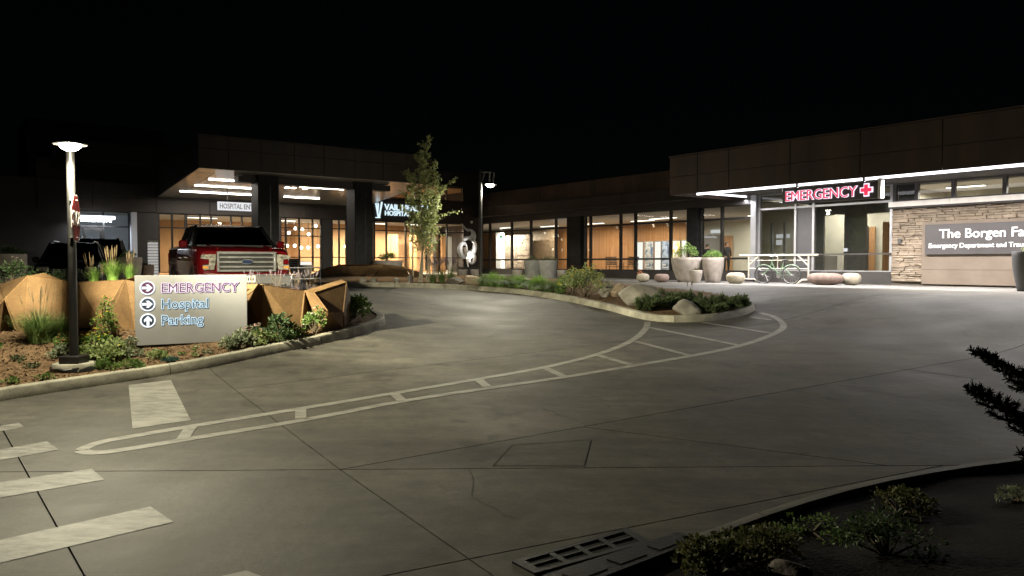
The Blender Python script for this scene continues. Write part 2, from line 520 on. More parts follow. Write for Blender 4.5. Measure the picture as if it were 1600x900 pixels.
leaf('aspen_leaf', (0.13, 0.165, 0.060), (0.30, 0.32, 0.15), 9)
leaf('leaf_green', (0.050, 0.095, 0.022), (0.12, 0.18, 0.045), 14)
leaf('leaf_pale', (0.10, 0.14, 0.045), (0.24, 0.27, 0.12), 14)
leaf('leaf_grey', (0.09, 0.11, 0.065), (0.20, 0.22, 0.14), 14)
leaf('leaf_dark', (0.018, 0.035, 0.014), (0.05, 0.075, 0.03), 14)
leaf('leaf_bluegreen', (0.022, 0.06, 0.05), (0.05, 0.10, 0.08), 14)
leaf('grass_green', (0.045, 0.085, 0.022), (0.12, 0.17, 0.055), 8)
leaf('grass_bright', (0.085, 0.165, 0.030), (0.18, 0.28, 0.06), 8)
leaf('plume', (0.17, 0.12, 0.06), (0.28, 0.205, 0.115), 10)
leaf('petal_yellow', (0.55, 0.42, 0.03), (0.70, 0.58, 0.08), 10)
leaf('petal_white', (0.62, 0.56, 0.48), (0.75, 0.68, 0.60), 10)
leaf('petal_pink', (0.50, 0.22, 0.24), (0.62, 0.36, 0.36), 10)
leaf('petal_orange', (0.45, 0.16, 0.08), (0.55, 0.24, 0.12), 10)
leaf('lavender', (0.10, 0.08, 0.10), (0.17, 0.14, 0.17), 10)
leaf('juniper', (0.030, 0.048, 0.018), (0.085, 0.11, 0.045), 12)
leaf('spruce_needle', (0.006, 0.010, 0.006), (0.018, 0.026, 0.014), 20, trans=0.1)
leaf('shrub_yellow', (0.020, 0.024, 0.008), (0.085, 0.085, 0.032), 20)

def wood_mat():
    m, nt, out = nodes('wood_slats')
    N = nt.nodes.new; L = nt.links.new
    tc = N('ShaderNodeTexCoord')
    wv = N('ShaderNodeTexWave'); wv.wave_type = 'BANDS'; wv.bands_direction = 'X'; wv.wave_profile = 'SAW'
    wv.inputs['Scale'].default_value = 2.6
    L(tc.outputs['Object'], wv.inputs['Vector'])
    mp = N('ShaderNodeMapping'); mp.inputs['Scale'].default_value = (9, 9, 0.4)
    L(tc.outputs['Object'], mp.inputs[0])
    nz = N('ShaderNodeTexNoise'); nz.inputs['Scale'].default_value = 1.0; nz.inputs['Detail'].default_value = 6
    L(mp.outputs[0], nz.inputs['Vector'])
    r = N('ShaderNodeValToRGB'); e = r.color_ramp.elements
    e[0].position = 0.3; e[1].position = 0.7; e[0].color = (0.33, 0.165, 0.070, 1); e[1].color = (0.50, 0.285, 0.135, 1)
    L(nz.outputs['Fac'], r.inputs[0])
    r2 = N('ShaderNodeValToRGB'); e = r2.color_ramp.elements
    e[0].position = 0.0; e[1].position = 0.12; e[0].color = (0.35, 0.35, 0.35, 1); e[1].color = (1, 1, 1, 1)
    L(wv.outputs['Fac'], r2.inputs[0])
    mx = N('ShaderNodeMix'); mx.data_type = 'RGBA'; mx.blend_type = 'MULTIPLY'; mx.inputs[0].default_value = 1
    L(r.outputs[0], mx.inputs[6]); L(r2.outputs[0], mx.inputs[7])
    b = N('ShaderNodeBsdfPrincipled'); b.inputs['Roughness'].default_value = 0.55
    L(mx.outputs[2], b.inputs['Base Color']); L(b.outputs[0], out.inputs[0])
wood_mat()

def area_light(name, parent, loc, sx, sy, watts, col=(1, 0.9, 0.75), rot=(0, 0, 0), spread=R(170)):
    d = bpy.data.lights.new(name, 'AREA')
    d.shape = 'RECTANGLE'; d.size = sx; d.size_y = sy; d.energy = watts; d.color = col; d.spread = spread
    o = bpy.data.objects.new(name, d); COL.objects.link(o)
    o.parent = parent; o.location = loc; o.rotation_euler = rot
    return o

def street_light(name, parent, loc, watts, col, radius=0.12, axis=(0, 0), gain=0.0):
    """point source with the wide throw of a street luminaire, nothing above the horizontal"""
    d = bpy.data.lights.new(name, 'POINT')
    d.energy = watts; d.color = col; d.shadow_soft_size = radius
    d.use_nodes = True
    nt = d.node_tree; nt.nodes.clear()
    N = nt.nodes.new; L = nt.links.new
    ge = N('ShaderNodeNewGeometry'); sp = N('ShaderNodeSeparateXYZ')
    L(ge.outputs['Incoming'], sp.inputs[0])
    ng = N('ShaderNodeMath'); ng.operation = 'MULTIPLY'; ng.inputs[1].default_value = -1.0
    L(sp.outputs['Z'], ng.inputs[0])
    mx = N('ShaderNodeMath'); mx.operation = 'MAXIMUM'; mx.inputs[1].default_value = 0.56
    L(ng.outputs[0], mx.inputs[0])
    pw = N('ShaderNodeMath'); pw.operation = 'POWER'; pw.inputs[1].default_value = -2.2
    L(mx.outputs[0], pw.inputs[0])
    cut = N('ShaderNodeMapRange'); cut.inputs['From Min'].default_value = 0.0; cut.inputs['From Max'].default_value = 0.22
    cut.inputs['To Min'].default_value = 0.09      # a little spill above the horizontal
    L(ng.outputs[0], cut.inputs[0])
    ml = N('ShaderNodeMath'); ml.operation = 'MULTIPLY'
    L(pw.outputs[0], ml.inputs[0]); L(cut.outputs[0], ml.inputs[1])
    # asymmetric throw: stronger along the drive
    dt = N('ShaderNodeVectorMath'); dt.operation = 'DOT_PRODUCT'; dt.inputs[1].default_value = (axis[0], axis[1], 0)
    L(ge.outputs['Incoming'], dt.inputs[0])
    ag = N('ShaderNodeMapRange'); ag.inputs['To Min'].default_value = 1.0; ag.inputs['To Max'].default_value = 1.0 + gain
    ag.inputs['From Min'].default_value = 0.60; ag.inputs['From Max'].default_value = 0.95; ag.interpolation_type = 'SMOOTHSTEP'
    L(dt.outputs['Value'], ag.inputs[0])
    m3 = N('ShaderNodeMath'); m3.operation = 'MULTIPLY'; L(ml.outputs[0], m3.inputs[0]); L(ag.outputs[0], m3.inputs[1]); ml = m3
    em = N('ShaderNodeEmission'); L(ml.outputs[0], em.inputs[1])
    out = N('ShaderNodeOutputLight'); L(em.outputs[0], out.inputs[0])
    o = bpy.data.objects.new(name, d); COL.objects.link(o)
    o.parent = parent; o.location = loc
    return o

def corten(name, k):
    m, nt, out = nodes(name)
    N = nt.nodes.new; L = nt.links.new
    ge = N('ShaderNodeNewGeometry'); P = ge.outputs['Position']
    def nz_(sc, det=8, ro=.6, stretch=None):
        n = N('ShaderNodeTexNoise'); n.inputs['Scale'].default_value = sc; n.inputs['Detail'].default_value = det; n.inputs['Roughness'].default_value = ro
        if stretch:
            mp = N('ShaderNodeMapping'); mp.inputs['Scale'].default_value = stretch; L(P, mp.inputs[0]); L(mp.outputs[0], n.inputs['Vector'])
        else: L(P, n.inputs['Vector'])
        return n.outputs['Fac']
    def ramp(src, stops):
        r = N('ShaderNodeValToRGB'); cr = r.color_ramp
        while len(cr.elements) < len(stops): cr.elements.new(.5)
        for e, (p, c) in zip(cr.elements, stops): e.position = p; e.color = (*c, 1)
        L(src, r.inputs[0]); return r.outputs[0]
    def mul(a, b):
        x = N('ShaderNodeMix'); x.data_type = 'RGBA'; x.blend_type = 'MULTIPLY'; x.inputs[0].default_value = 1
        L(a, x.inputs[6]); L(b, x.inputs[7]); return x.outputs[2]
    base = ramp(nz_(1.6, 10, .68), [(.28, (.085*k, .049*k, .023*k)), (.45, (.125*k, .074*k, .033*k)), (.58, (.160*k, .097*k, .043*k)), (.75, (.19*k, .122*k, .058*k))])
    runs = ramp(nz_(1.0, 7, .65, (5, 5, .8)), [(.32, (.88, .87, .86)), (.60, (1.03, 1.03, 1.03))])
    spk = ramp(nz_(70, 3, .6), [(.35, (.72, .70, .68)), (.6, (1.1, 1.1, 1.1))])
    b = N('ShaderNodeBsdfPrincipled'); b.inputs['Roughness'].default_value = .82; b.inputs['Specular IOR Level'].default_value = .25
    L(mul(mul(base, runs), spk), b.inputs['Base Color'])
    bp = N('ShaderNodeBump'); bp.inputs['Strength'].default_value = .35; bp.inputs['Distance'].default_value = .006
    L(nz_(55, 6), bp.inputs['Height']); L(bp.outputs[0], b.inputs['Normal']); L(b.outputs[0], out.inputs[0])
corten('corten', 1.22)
corten('corten_shaded', .8)  # darker copy: shade painted onto facets turned from the lamp
corten('corten_highlight', 1.6)  # lighter copy: highlight painted along the fold edges

# ================================================================== SETTING: ground, drive, kerbs, beds
def grid_sheet(x0, x1, y0, y1, st, zf):
    nx, ny = int((x1-x0)/st), int((y1-y0)/st)
    mb = MB()
    for j in range(ny+1):
        for i in range(nx+1):
            x = x0 + (x1-x0)*i/nx; y = y0 + (y1-y0)*j/ny
            mb.v.append((x, y, zf(x, y)))
    for j in range(ny):
        for i in range(nx):
            a = j*(nx+1)+i
            mb.f.append((a, a+1, a+nx+2, a+nx+1))
    return mb

RX0, RX1, RY0, RY1 = -36.0, 34.0, -5.0, 60.0
ground = grid_sheet(-420, 420, -400, 440, 10.0, lambda x, y: (G(x, y) if y > -20 else -1.25) - 0.9).build('ground', 'terrain', smooth=True)
tag(ground, 'dark open ground lying round the hospital drive', 'ground', kind='structure')
road = grid_sheet(RX0, RX1, RY0, RY1, 1.0, lambda x, y: G(x, y) - 0.022).build('road', 'joint_fill', smooth=True)
tag(road, 'pale broomed concrete hospital drive cut by dark joints', 'road', kind='structure')

def sheet_bm():
    bm = bmesh.new()
    nx, ny = 118, 110
    vv = [[bm.verts.new((RX0 + (RX1-RX0)*i/nx, RY0 + (RY1-RY0)*j/ny, 0)) for i in range(nx+1)] for j in range(ny+1)]
    for j in range(ny):
        for i in range(nx):
            bm.faces.new((vv[j][i], vv[j][i+1], vv[j+1][i+1], vv[j+1][i]))
    return bm
GAP = 0.007
def half(bm, p, q, side):
    b = bm.copy()
    d = Vector((q[0]-p[0], q[1]-p[1], 0)).normalized()
    n = Vector((-d.y, d.x, 0)) * side            # keep the side n points to
    co = Vector((p[0], p[1], 0)) + n * GAP
    bmesh.ops.bisect_plane(b, geom=b.verts[:]+b.edges[:]+b.faces[:], plane_co=co, plane_no=n, clear_inner=True)
    return b
def split(bm, p, q):
    return half(bm, p, q, 1), half(bm, p, q, -1)
J1 = (gp(0, 664), gp(132, 900)); J2a = (gp(330, 578), gp(533, 735)); J2b = (gp(533, 735), gp(768, 898))
J3 = (gp(45, 737), gp(1490, 727)); J4 = (gp(546, 731), gp(1000, 651)); J5 = (gp(740, 872), gp(1500, 722))
J6 = (gp(400, 604), gp(880, 545)); J7 = (gp(920, 668), gp(1500, 742))
LF = lambda x, y: Vector((OL[0] + AX*x + AY*y, OL[1] - AY*x + AX*y, FLOOR))
MFp = lambda x, y, z=0: Vector((OM[0] + AY*x - AX*y, OM[1] + AX*x + AY*y, FLOOR + z))
JP = (LF(-30, -4.0), LF(16, -4.0))
base = sheet_bm()
plaza_bm, drive = split(base, *JP)
far, near = split(drive, *J3)
cells = []
main_near, gutter = split(near, *J5)
b, a = split(main_near, *J1); cells.append(a); r2, l2 = split(b, *J2b); cells += [l2, r2]
ga, gb = split(gutter, *J2b); cells += [ga, gb]
fb, fa = split(far, *J1); cells.append(fa)
fr, fl = split(fb, *J2a); cells.append(fl)
up, lo = split(fr, *J4)
u2, u3 = split(up, *J6); cells += [u2, u3]
l3, l4 = split(lo, *J7); cells += [l3, l4]
K1 = (LF(-9.2, 0), LF(-9.2, -8)); K2 = (LF(1.0, 0), LF(1.0, -8)); K3 = (LF(6.6, 0), LF(6.6, -8))
pb, pa = split(plaza_bm, *K2); pc, pd = split(pa, *K1); pe, pf_ = split(pb, *K3)
def finish_slab(bm, m):
    for v in bm.verts: v.co.z = G(v.co.x, v.co.y)
    # short vertical skirt on the borders
    be = [e for e in bm.edges if len(e.link_faces) == 1]
    r = bmesh.ops.extrude_edge_only(bm, edges=be)
    for v in r['geom']:
        if isinstance(v, bmesh.types.BMVert): v.co.z -= 0.03
    me = bpy.data.meshes.new('slab'); bm.to_mesh(me); bm.free()
    me.polygons.foreach_set('use_smooth', [True]*len(me.polygons))
    me.set_sharp_from_angle(angle=R(50))
    return link('slab', me, m, road)
for c in cells:
    if len(c.faces): finish_slab(c, 'concrete')
for c in (pc, pd, pe, pf_):
    if len(c.faces): finish_slab(c, 'plaza_concrete')

# flat markings and strips that follow the ground
def resample(pts, st=0.25):
    out = []
    for i in range(len(pts)-1):
        a, b = Vector(pts[i][:2]), Vector(pts[i+1][:2])
        n = max(1, int((b-a).length/st))
        for k in range(n): out.append(a.lerp(b, k/n))
    out.append(Vector(pts[-1][:2]))
    return out
def smooth_path(pts, it=2):
    P = [Vector(p[:2]) for p in pts]
    for _ in range(it):
        Q = [P[0]]
        for i in range(len(P)-1):
            Q += [P[i].lerp(P[i+1], 0.25), P[i].lerp(P[i+1], 0.75)]
        Q.append(P[-1]); P = Q
    return P
def ribbon(name, pts, w, m, lift=0.004, smooth=0):
    P = smooth_path(pts, smooth) if smooth else pts
    P = resample(P)
    mb = MB()
    n = len(P)
    for i, p in enumerate(P):
        t = (P[min(i+1, n-1)] - P[max(i-1, 0)]).normalized()
        nn = Vector((-t.y, t.x))
        for s in (-1, 1):
            q = p + nn*s*w/2
            mb.v.append((q.x, q.y, G(q.x, q.y) + lift))
    for i in range(n-1): mb.f.append((2*i, 2*i+1, 2*i+3, 2*i+2))
    return mb.build(name, m, road, smooth=True)
def quad_patch(name, c4, m, lift=0.004, nu=14, nv=6):
    mb = MB()
    A, B, C, D = [Vector(p[:2]) for p in c4]
    for j in range(nv+1):
        for i in range(nu+1):
            p = A.lerp(B, i/nu).lerp(D.lerp(C, i/nu), j/nv)
            mb.v.append((p.x, p.y, G(p.x, p.y) + lift))
    for j in range(nv):
        for i in range(nu):
            a = j*(nu+1)+i; mb.f.append((a, a+1, a+nu+2, a+nu+1))
    return mb.build(name, m, road)
g = lambda *ps: [gp(*p) for p in ps]
upper = g((1012,503),(1010,514),(988,534),(930,556),(850,575),(745,593),(620,614),(475,638),(300,666),(200,683),(160,690),(134,699),(127,704))
lower = g((127,704),(134,708),(170,707),(290,687),(475,657),(625,627),(760,607),(880,590),(1000,570),(1100,553),(1165,539),(1213,521),(1228,509),(1212,495),(1188,489))
ribbon('painted_line', upper, 0.14, 'road_paint', smooth=2)
ribbon('painted_line', lower, 0.14, 'road_paint', smooth=2)
for a_, b_ in (((298,668),(285,687)), ((470,640),(470,655)), ((616,616),(628,626)), ((748,594),(762,605)), ((853,576),(880,588)),
               ((936,556),(988,571)), ((994,534),(1078,556)), ((1014,512),(1155,540)), ((1098,504),(1205,521)), ((1172,496),(1205,500))):
    ribbon('painted_bar', g(a_, b_), 0.135, 'road_paint', lift=0.0065)
quad_patch('stop_bar', g((201,602),(267,594),(298,657),(207,670)), 'road_paint')
for q in (((-160,692),(30,661),(38,668),(-160,700)), ((-160,732),(73,690),(92,703),(-160,748)), ((-160,778),(143,733),(163,750),(-160,806)),
          ((-160,880),(235,792),(271,816),(-160,918)), ((200,935),(385,892),(420,905),(250,960))):
    quad_patch('crosswalk_bar', g(*q), 'worn_paint', nu=24, nv=6)
# concrete patch and its sawn edge, hairline cracks
pq = g((770,728),(800,696),(923,687),(912,728))
concrete('patch_concrete', (0.052, 0.048, 0.038), (0.082, 0.076, 0.061))
quad_patch('concrete_patch', pq, 'patch_concrete', lift=0.003)
for i in range(3): ribbon('joint', [pq[i], pq[i+1]], 0.012, 'joint_fill', lift=0.006)
def crack(pts, w=0.012):
    P = resample(g(*pts), 0.12)
    P = [p + Vector((random.uniform(-.02, .02), random.uniform(-.02, .02))) for p in P]
    ribbon('crack', P, w, 'joint_fill', lift=0.0035)
crack([(734,733),(742,760),(740,775),(775,795),(805,812)], 0.008)
crack([(845,637),(880,650),(920,664)], 0.008)
crack([(1400,575),(1470,585),(1530,592)], 0.02)
crack([(1080,560),(1250,590),(1420,622)], 0.012)

# ---- kerbs
def kerb(name, path, side, label, h=0.155, w=0.19, seg=2.6, smooth=1, m_='kerb_concrete'):
    """path = foot line on the road side; side +1 if the bed lies to the left of the path"""
    P = smooth_path(path, smooth) if smooth else [Vector(p[:2]) for p in path]
    P = resample(P, 0.22)
    root = thing(name, label, 'kerb', (0,0,0), kind='structure')
    n = len(P)
    nor = []
    for i in range(n):
        t = (P[min(i+1, n-1)] - P[max(i-1, 0)]).normalized()
        nor.append(Vector((-t.y, t.x)) * side)
    prof = [(0.0, -0.05), (0.0, 0.02), (0.028, h-0.02), (0.036, h-0.007), (0.052, h), (w, h), (w, -0.05)]
    per = max(2, int(seg/0.22))
    i = 0
    while i < n-1:
        j = min(n-1, i+per)
        mb = MB(); m = len(prof)
        for k in range(i, j+1):
            tt = (P[min(k+1, n-1)] - P[max(k-1, 0)]).normalized()
            sh = tt*0.006 if k == i else (-tt*0.006 if k == j else Vector((0, 0)))
            for (o, z) in prof:
                q = P[k] + nor[k]*o + sh
                zg = G(P[k].x, P[k].y)
                mb.v.append((q.x, q.y, zg + z))
        for k in range(j-i):
            for c in range(m-1):
                a_ = k*m+c; mb.f.append((a_, a_+1, a_+m+1, a_+m))
        mb.f.append(tuple(range(m))); mb.f.append(tuple((j-i)*m+c for c in reversed(range(m))))
        mb.build('kerb_segment', m_, root, smooth=True)
        i = j
    return P, nor
def inside(poly, x, y):
    c = False; n = len(poly)
    for i in range(n):
        x1, y1 = poly[i][0], poly[i][1]; x2, y2 = poly[i-1][0], poly[i-1][1]
        if (y1 > y) != (y2 > y) and x < (x2-x1)*(y-y1)/(y2-y1)+x1: c = not c
    return c
def edge_dist(poly, x, y):
    d = 1e9; n = len(poly); p = Vector((x, y))
    for i in range(n):
        a, b = Vector(poly[i][:2]), Vector(poly[i-1][:2])
        ab = b-a; t = max(0, min(1, (p-a).dot(ab)/max(1e-9, ab.length_squared)))
        d = min(d, (a+ab*t-p).length)
    return d
def bed(name, poly, hf, m, label, st=0.12, kind='structure'):
    xs = [p[0] for p in poly]; ys = [p[1] for p in poly]
    x0, y0 = min(xs), min(ys)
    nx, ny = int((max(xs)-x0)/st)+1, int((max(ys)-y0)/st)+1
    ids = {}; mb = MB()
    def vid(i, j):
        if (i, j) not in ids:
            x, y = x0+i*st, y0+j*st
            ids[(i, j)] = len(mb.v); mb.v.append((x, y, hf(x, y)))
        return ids[(i, j)]
    for j in range(ny):
        for i in range(nx):
            if inside(poly, x0+(i+.5)*st, y0+(j+.5)*st):
                mb.f.append((vid(i, j), vid(i+1, j), vid(i+1, j+1), vid(i, j+1)))
    o = mb.build(name, m, smooth=True, fix=False)
    return tag(o, label, 'planting bed', kind=kind)
def inset(P, nor, d): return [P[i] + nor[i]*d for i in range(len(P))]
def nz(x, y, s): return noise.noise(Vector((x*s, y*s, 0.3)))

# left island
li_front = g((-140,656),(-60,640),(0,627),(100,611),(200,596),(329,575),(410,557),(489,541),(541,529),(575,519),(597,511))
li_tip = [gp(604,504), gp(598,498), gp(580,492)]
li_back = [Vector((-4.3,16.0)), Vector((-6.5,15.0)), Vector((-9.5,14.9)), Vector((-15,15.0)), Vector((-20,14.5))]
Pk, Nk = kerb('island_kerb', li_front + li_tip + li_back, 1, 'pale concrete kerb round the corner bed with the lamp post')
LI_POLY = inset(Pk, Nk, 0.10) + [Vector((-20, 8))]
LI_POLY = LI_POLY[::2] + [LI_POLY[-1]]
def h_li(x, y):
    e = edge_dist(LI_POLY, x, y)
    return G(x, y) + 0.115 + 0.025*sm(0, .6, e) + 0.22*sm(1.05, 1.9, e) + 0.028*nz(x, y, 2.2) + 0.012*nz(x, y, 9)
bed('mulch_bed', LI_POLY, h_li, 'mulch', 'brown mulch bed round the lamp post and wayfinding sign')
# middle island
mi = g((1181,484),(1172,490),(1152,496),(1103,503),(1038,504),(1000,499),(947,484),(882,470),(817,460),(770,456),(720,452),(640,449.5),(545,448.5),(480,448.5))
mi_back = [gp(478,441), gp(560,437), gp(640,436.5), gp(740,437.5), gp(800,439), gp(870,442), gp(930,446), gp(985,449.5), gp(1050,456), gp(1130,466), gp(1165,475), gp(1181,484)]
Pm, Nm = kerb('island_kerb', mi, -1, 'low concrete kerb round the island with the large boulder')
MI_POLY = [Vector(p[:2]) for p in inset(Pm, Nm, 0.10)] + [Vector(p[:2]) for p in mi_back]
MI_POLY = [p for i, p in enumerate(MI_POLY) if i % 2 == 0 or i > len(Pm)]
def h_mi(x, y):
    e = min(1.0, edge_dist(MI_POLY, x, y)/1.2)
    return G(x, y) + 0.10 + 0.13*e + 0.03*nz(x, y, 2.0)
bed('mulch_bed', MI_POLY, h_mi, 'mulch', 'mulch bed of the island with grasses and boulders')
# foreground bed, where the photographer stands
fg = [gp(px, py, 0.155) for px, py in ((430,1090),(640,980),(840,905),(960,868),(1090,829),(1202,789),(1337,751),(1470,727),(1600,711),(1750,697),(2000,680))]
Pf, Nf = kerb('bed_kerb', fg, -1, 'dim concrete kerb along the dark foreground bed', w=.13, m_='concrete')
FG_POLY = [Vector(p[:2]) for p in inset(Pf, Nf, 0.10)] + [Vector((16, -3)), Vector((-3, -3))]
def h_fg(x, y):
    e = sm(0, 3.4, edge_dist(FG_POLY, x, y)) if y > -1 else 1.0
    return G(x, max(y, 0)) + 0.11 + 0.55*e + 0.03*nz(x, y, 2.0)
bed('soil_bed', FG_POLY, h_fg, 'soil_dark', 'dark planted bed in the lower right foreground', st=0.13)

# loose mulch chips on the lit bed
def chips(name, poly, hf, n, label, sel=None):
    xs = [p[0] for p in poly]; ys = [p[1] for p in poly]
    mb = MB(); rnd = random.Random(3)
    tries = 0
    while len(mb.f) < n and tries < n*12:
        tries += 1
        x, y = rnd.uniform(min(xs), max(xs)), rnd.uniform(min(ys), max(ys))
        if sel and not sel(x, y): continue
        if not inside(poly, x, y): continue
        z = hf(x, y) + 0.008
        l, w = rnd.uniform(.012, .04), rnd.uniform(.004, .011)
        a = rnd.uniform(0, 6.28); t = rnd.uniform(-.5, .5)
        u = Vector((math.cos(a), math.sin(a), t)); s = Vector((-math.sin(a), math.cos(a), rnd.uniform(-.6, .6)))
        p = Vector((x, y, z))
        mb.add([p-u*l-s*w, p+u*l-s*w, p+u*l+s*w, p-u*l+s*w], [(0,1,2,3)])
    o = mb.build(name, 'mulch_chip', fix=False)
    return tag(o, label, 'mulch', kind='stuff')
chips('mulch_chips', LI_POLY, h_li, 11000, 'loose brown wood chips scattered over the lit bed', lambda x, y: x > -10.5 and y < 15)

# ---- storm drain
dq = [gp(800,880), gp(980,827), gp(1017,849), gp(835,899)]
def dp(u, v, h=0.0):
    p = dq[0].lerp(dq[1], u).lerp(dq[3].lerp(dq[2], u), v)
    return Vector((p.x, p.y, G(p.x, p.y) + h))
dr = thing('storm_drain', 'cast iron storm drain grate in the gutter with eight slots', 'storm drain', dp(.5,.5))
def dslab(u0, u1, v0, v1, h0, h1):
    mb = MB()
    P = [dp(u0,v0,h1)-dp(.5,.5), dp(u1,v0,h1)-dp(.5,.5), dp(u1,v1,h1)-dp(.5,.5), dp(u0,v1,h1)-dp(.5,.5)]
    Q = [p - Vector((0,0,h1-h0)) for p in P]
    return mb.add(P+Q, [(0,1,2,3),(7,6,5,4),(0,4,5,1),(1,5,6,2),(2,6,7,3),(3,7,4,0)])
dslab(0, 1, 0, 1, 0.002, 0.004).build('pit_shade', 'pit_black', dr)  # flat black sheet painting the darkness under the grate
for (u0,u1,v0,v1) in ((0,1,0,.16),(0,1,.84,1),(0,.07,.16,.84),(.93,1,.16,.84)): dslab(u0,u1,v0,v1,.002,.016).build('frame', 'grate_iron', dr)
dslab(.07,.93,.46,.54,.002,.015).build('bar', 'grate_iron', dr)
for i in range(1, 4):
    for (v0, v1) in ((.16,.46),(.54,.84)): dslab(.07+.86*i/4-.022,.07+.86*i/4+.022,v0,v1,.002,.015).build('bar', 'grate_iron', dr)
hq = [gp(846,899,.162), gp(1060,831,.162), gp(1093,843,.162), gp(900,917,.162)]
def hp_(u, v, dz=0): return hq[0].lerp(hq[1], u).lerp(hq[3].lerp(hq[2], u), v) + Vector((0,0,dz)) - dp(.5,.5)
def hslab(u0, u1, v0, v1, a, b): 
    P = [hp_(u0,v0,b), hp_(u1,v0,b), hp_(u1,v1,b), hp_(u0,v1,b)]; Q = [p-Vector((0,0,b-a)) for p in P]
    return MB().add(P+Q, [(0,1,2,3),(7,6,5,4),(0,4,5,1),(1,5,6,2),(2,6,7,3),(3,7,4,0)])
hslab(0,1,0,1,-.14,0).build('hood', 'grate_iron', dr)
for i in range(3): hslab(.08+.31*i,.29+.31*i,.25,.75,.0005,.004).build('embossed_pad', 'grate_iron', dr)

# ================================================================== BUILDINGS
def bank(parent, xs, y, z0, z1, trans, mm='mullion', pm='window_glass', mw=0.07, dep=0.14, panes=True, nopane=()):
    """a glazed bank: mullions at xs, rails at z0, z1 and trans; each pane an object"""
    xs = sorted(xs); zs = [z0] + sorted(trans) + [z1]
    for x in xs: MB().box(x-mw/2, x+mw/2, y-dep/2, y+dep/2, z0, z1).build('mullion', mm, parent)
    for i in range(len(xs)-1):
        a, b = xs[i]+mw/2, xs[i+1]-mw/2
        for z in zs:
            hh = mw*0.42
            MB().box(a, b, y-dep*.42, y+dep*.42, max(z0, z-hh), min(z1, z+hh)).build('rail', mm, parent)
        if panes:
            for k in range(len(zs)-1):
                if (i, k) in nopane: continue
                MB().box(a-.004, b+.004, y-.012, y+.012, zs[k]+mw*.3, zs[k+1]-mw*.3).build('pane', pm, parent)

def wallbox(parent, name, m, x0, x1, y0, y1, z0, z1):
    return MB().box(x0, x1, y0, y1, z0, z1).build(name, m, parent)

def panels(parent, m, xs, y0, y1, zs, gap=0.018):
    for i in range(len(xs)-1):
        for k in range(len(zs)-1):
            MB().cbox(xs[i]+gap/2, xs[i+1]-gap/2, y0, y1, zs[k]+gap/2, zs[k+1]-gap/2, 0.006).build('panel', m, parent)

# ---------------------------------------------------------------- link building
RL = math.atan2(-AY, AX)
lk = thing('link_building', 'long low dark glazed wing with warm wooden interior behind lamp post', 'building', (OL[0], OL[1], FLOOR), RL)
mpx = [(1176,1128,1095), (1077,1048,993,970,923,913), (890,869,830,800,766,753)]
SILL, HEAD, TRN = 0.30, 3.05, 2.50
for grp in mpx:
    bank(lk, [sL(p) for p in grp], 0.0, SILL, HEAD, [0.84, TRN], mw=0.10)
xl, xr = sL(751), sL(1180)
wallbox(lk, 'plinth', 'wall_dark', xl, xr, -0.10, 0.12, -0.3, SILL)
wallbox(lk, 'wall', 'wall_dark', xl, xr, -0.12, 0.3, HEAD, 3.45)
wallbox(lk, 'column', 'column_stone', sL(1094), sL(1078), -0.25, 0.25, SILL, HEAD)
wallbox(lk, 'column', 'column_stone', sL(912), sL(891), -0.25, 0.25, SILL, HEAD)
# overhanging fascia in two steps, panelled
fx = [xl-0.3]
while fx[-1] < xr-1.2: fx.append(fx[-1]+2.15)
fx[-1] = xr
panels(lk, 'fascia_main', fx, -0.62, -0.58, [3.42, 3.92])
panels(lk, 'fascia_metal', fx, -0.32, -0.28, [3.95, 4.80])
wallbox(lk, 'eave', 'fascia_main', fx[0], xr, -0.70, 0.0, 3.385, 3.42)
wallbox(lk, 'eave', 'fascia_main', fx[0], xr, -0.66, -0.2, 3.92, 3.945)
wallbox(lk, 'roof', 'wall_dark', fx[0], xr, -0.275, 9.0, 3.95, 4.78)
wallbox(lk, 'soffit', 'soffit', fx[0], xr, -0.575, 0.0, 3.43, 3.46)
# interior
DEP = 8.0
wallbox(lk, 'floor', 'int_floor', -33, 1.5, 0.12, DEP, -0.05, 0.03)
wallbox(lk, 'ceiling', 'int_ceiling', -33, 1.5, 0.14, DEP, 3.06, 3.12)
wallbox(lk, 'interior_wall', 'wood_slats', sL(846,7), sL(1078,7), 7.0, 7.1, 0.03, 3.06)
wallbox(lk, 'interior_wall', 'int_beige', sL(1085,7.6), sL(1180,7.6), 7.6, 7.7, 0.03, 3.06)
wallbox(lk, 'interior_wall', 'int_beige', sL(1078,7), sL(1078,7)+.08, 7.12, 7.6, 0.03, 3.06)
wallbox(lk, 'interior_wall', 'stone_grey', sL(828,6), sL(866,6), 6.0, 6.1, 0.03, 2.9)
wallbox(lk, 'interior_wall', 'wood_slats', -32.9, sL(777,7.4), 7.4, 7.5, 0.03, 3.06)
wallbox(lk, 'interior_column', 'int_white', sL(775,4.6), sL(783,4.6), 4.6, 4.9, 0.03, 2.75)
wallbox(lk, 'interior_wall', 'int_beige', -33.1, -33.0, 0.14, DEP, 0.03, 3.06)
wallbox(lk, 'interior_wall', 'int_beige', -33.0, 1.4, DEP, DEP+.1, 0.0, 3.06)
# stone feature wall of the lobby, laid in courses
rs = random.Random(5)
sx0, sx1 = sL(783,5), sL(829,5)
fw = wallbox(lk, 'feature_wall', 'stone_mortar', sx0, sx1, 5.0, 5.2, 0.03, 2.55)
z = 0.04
while z < 2.5:
    hgt = rs.uniform(.10, .17); x = sx0
    while x < sx1-.05:
        w = min(rs.uniform(.3, .8), sx1-x)
        MB().cbox(x+.005, x+w-.005, 4.93-rs.uniform(0,.04), 5.0, z+.005, min(2.54, z+hgt-.005), .01).build('stone', rs.choice(['stone_block','stone_grey']), fw)
        x += w
    z += hgt
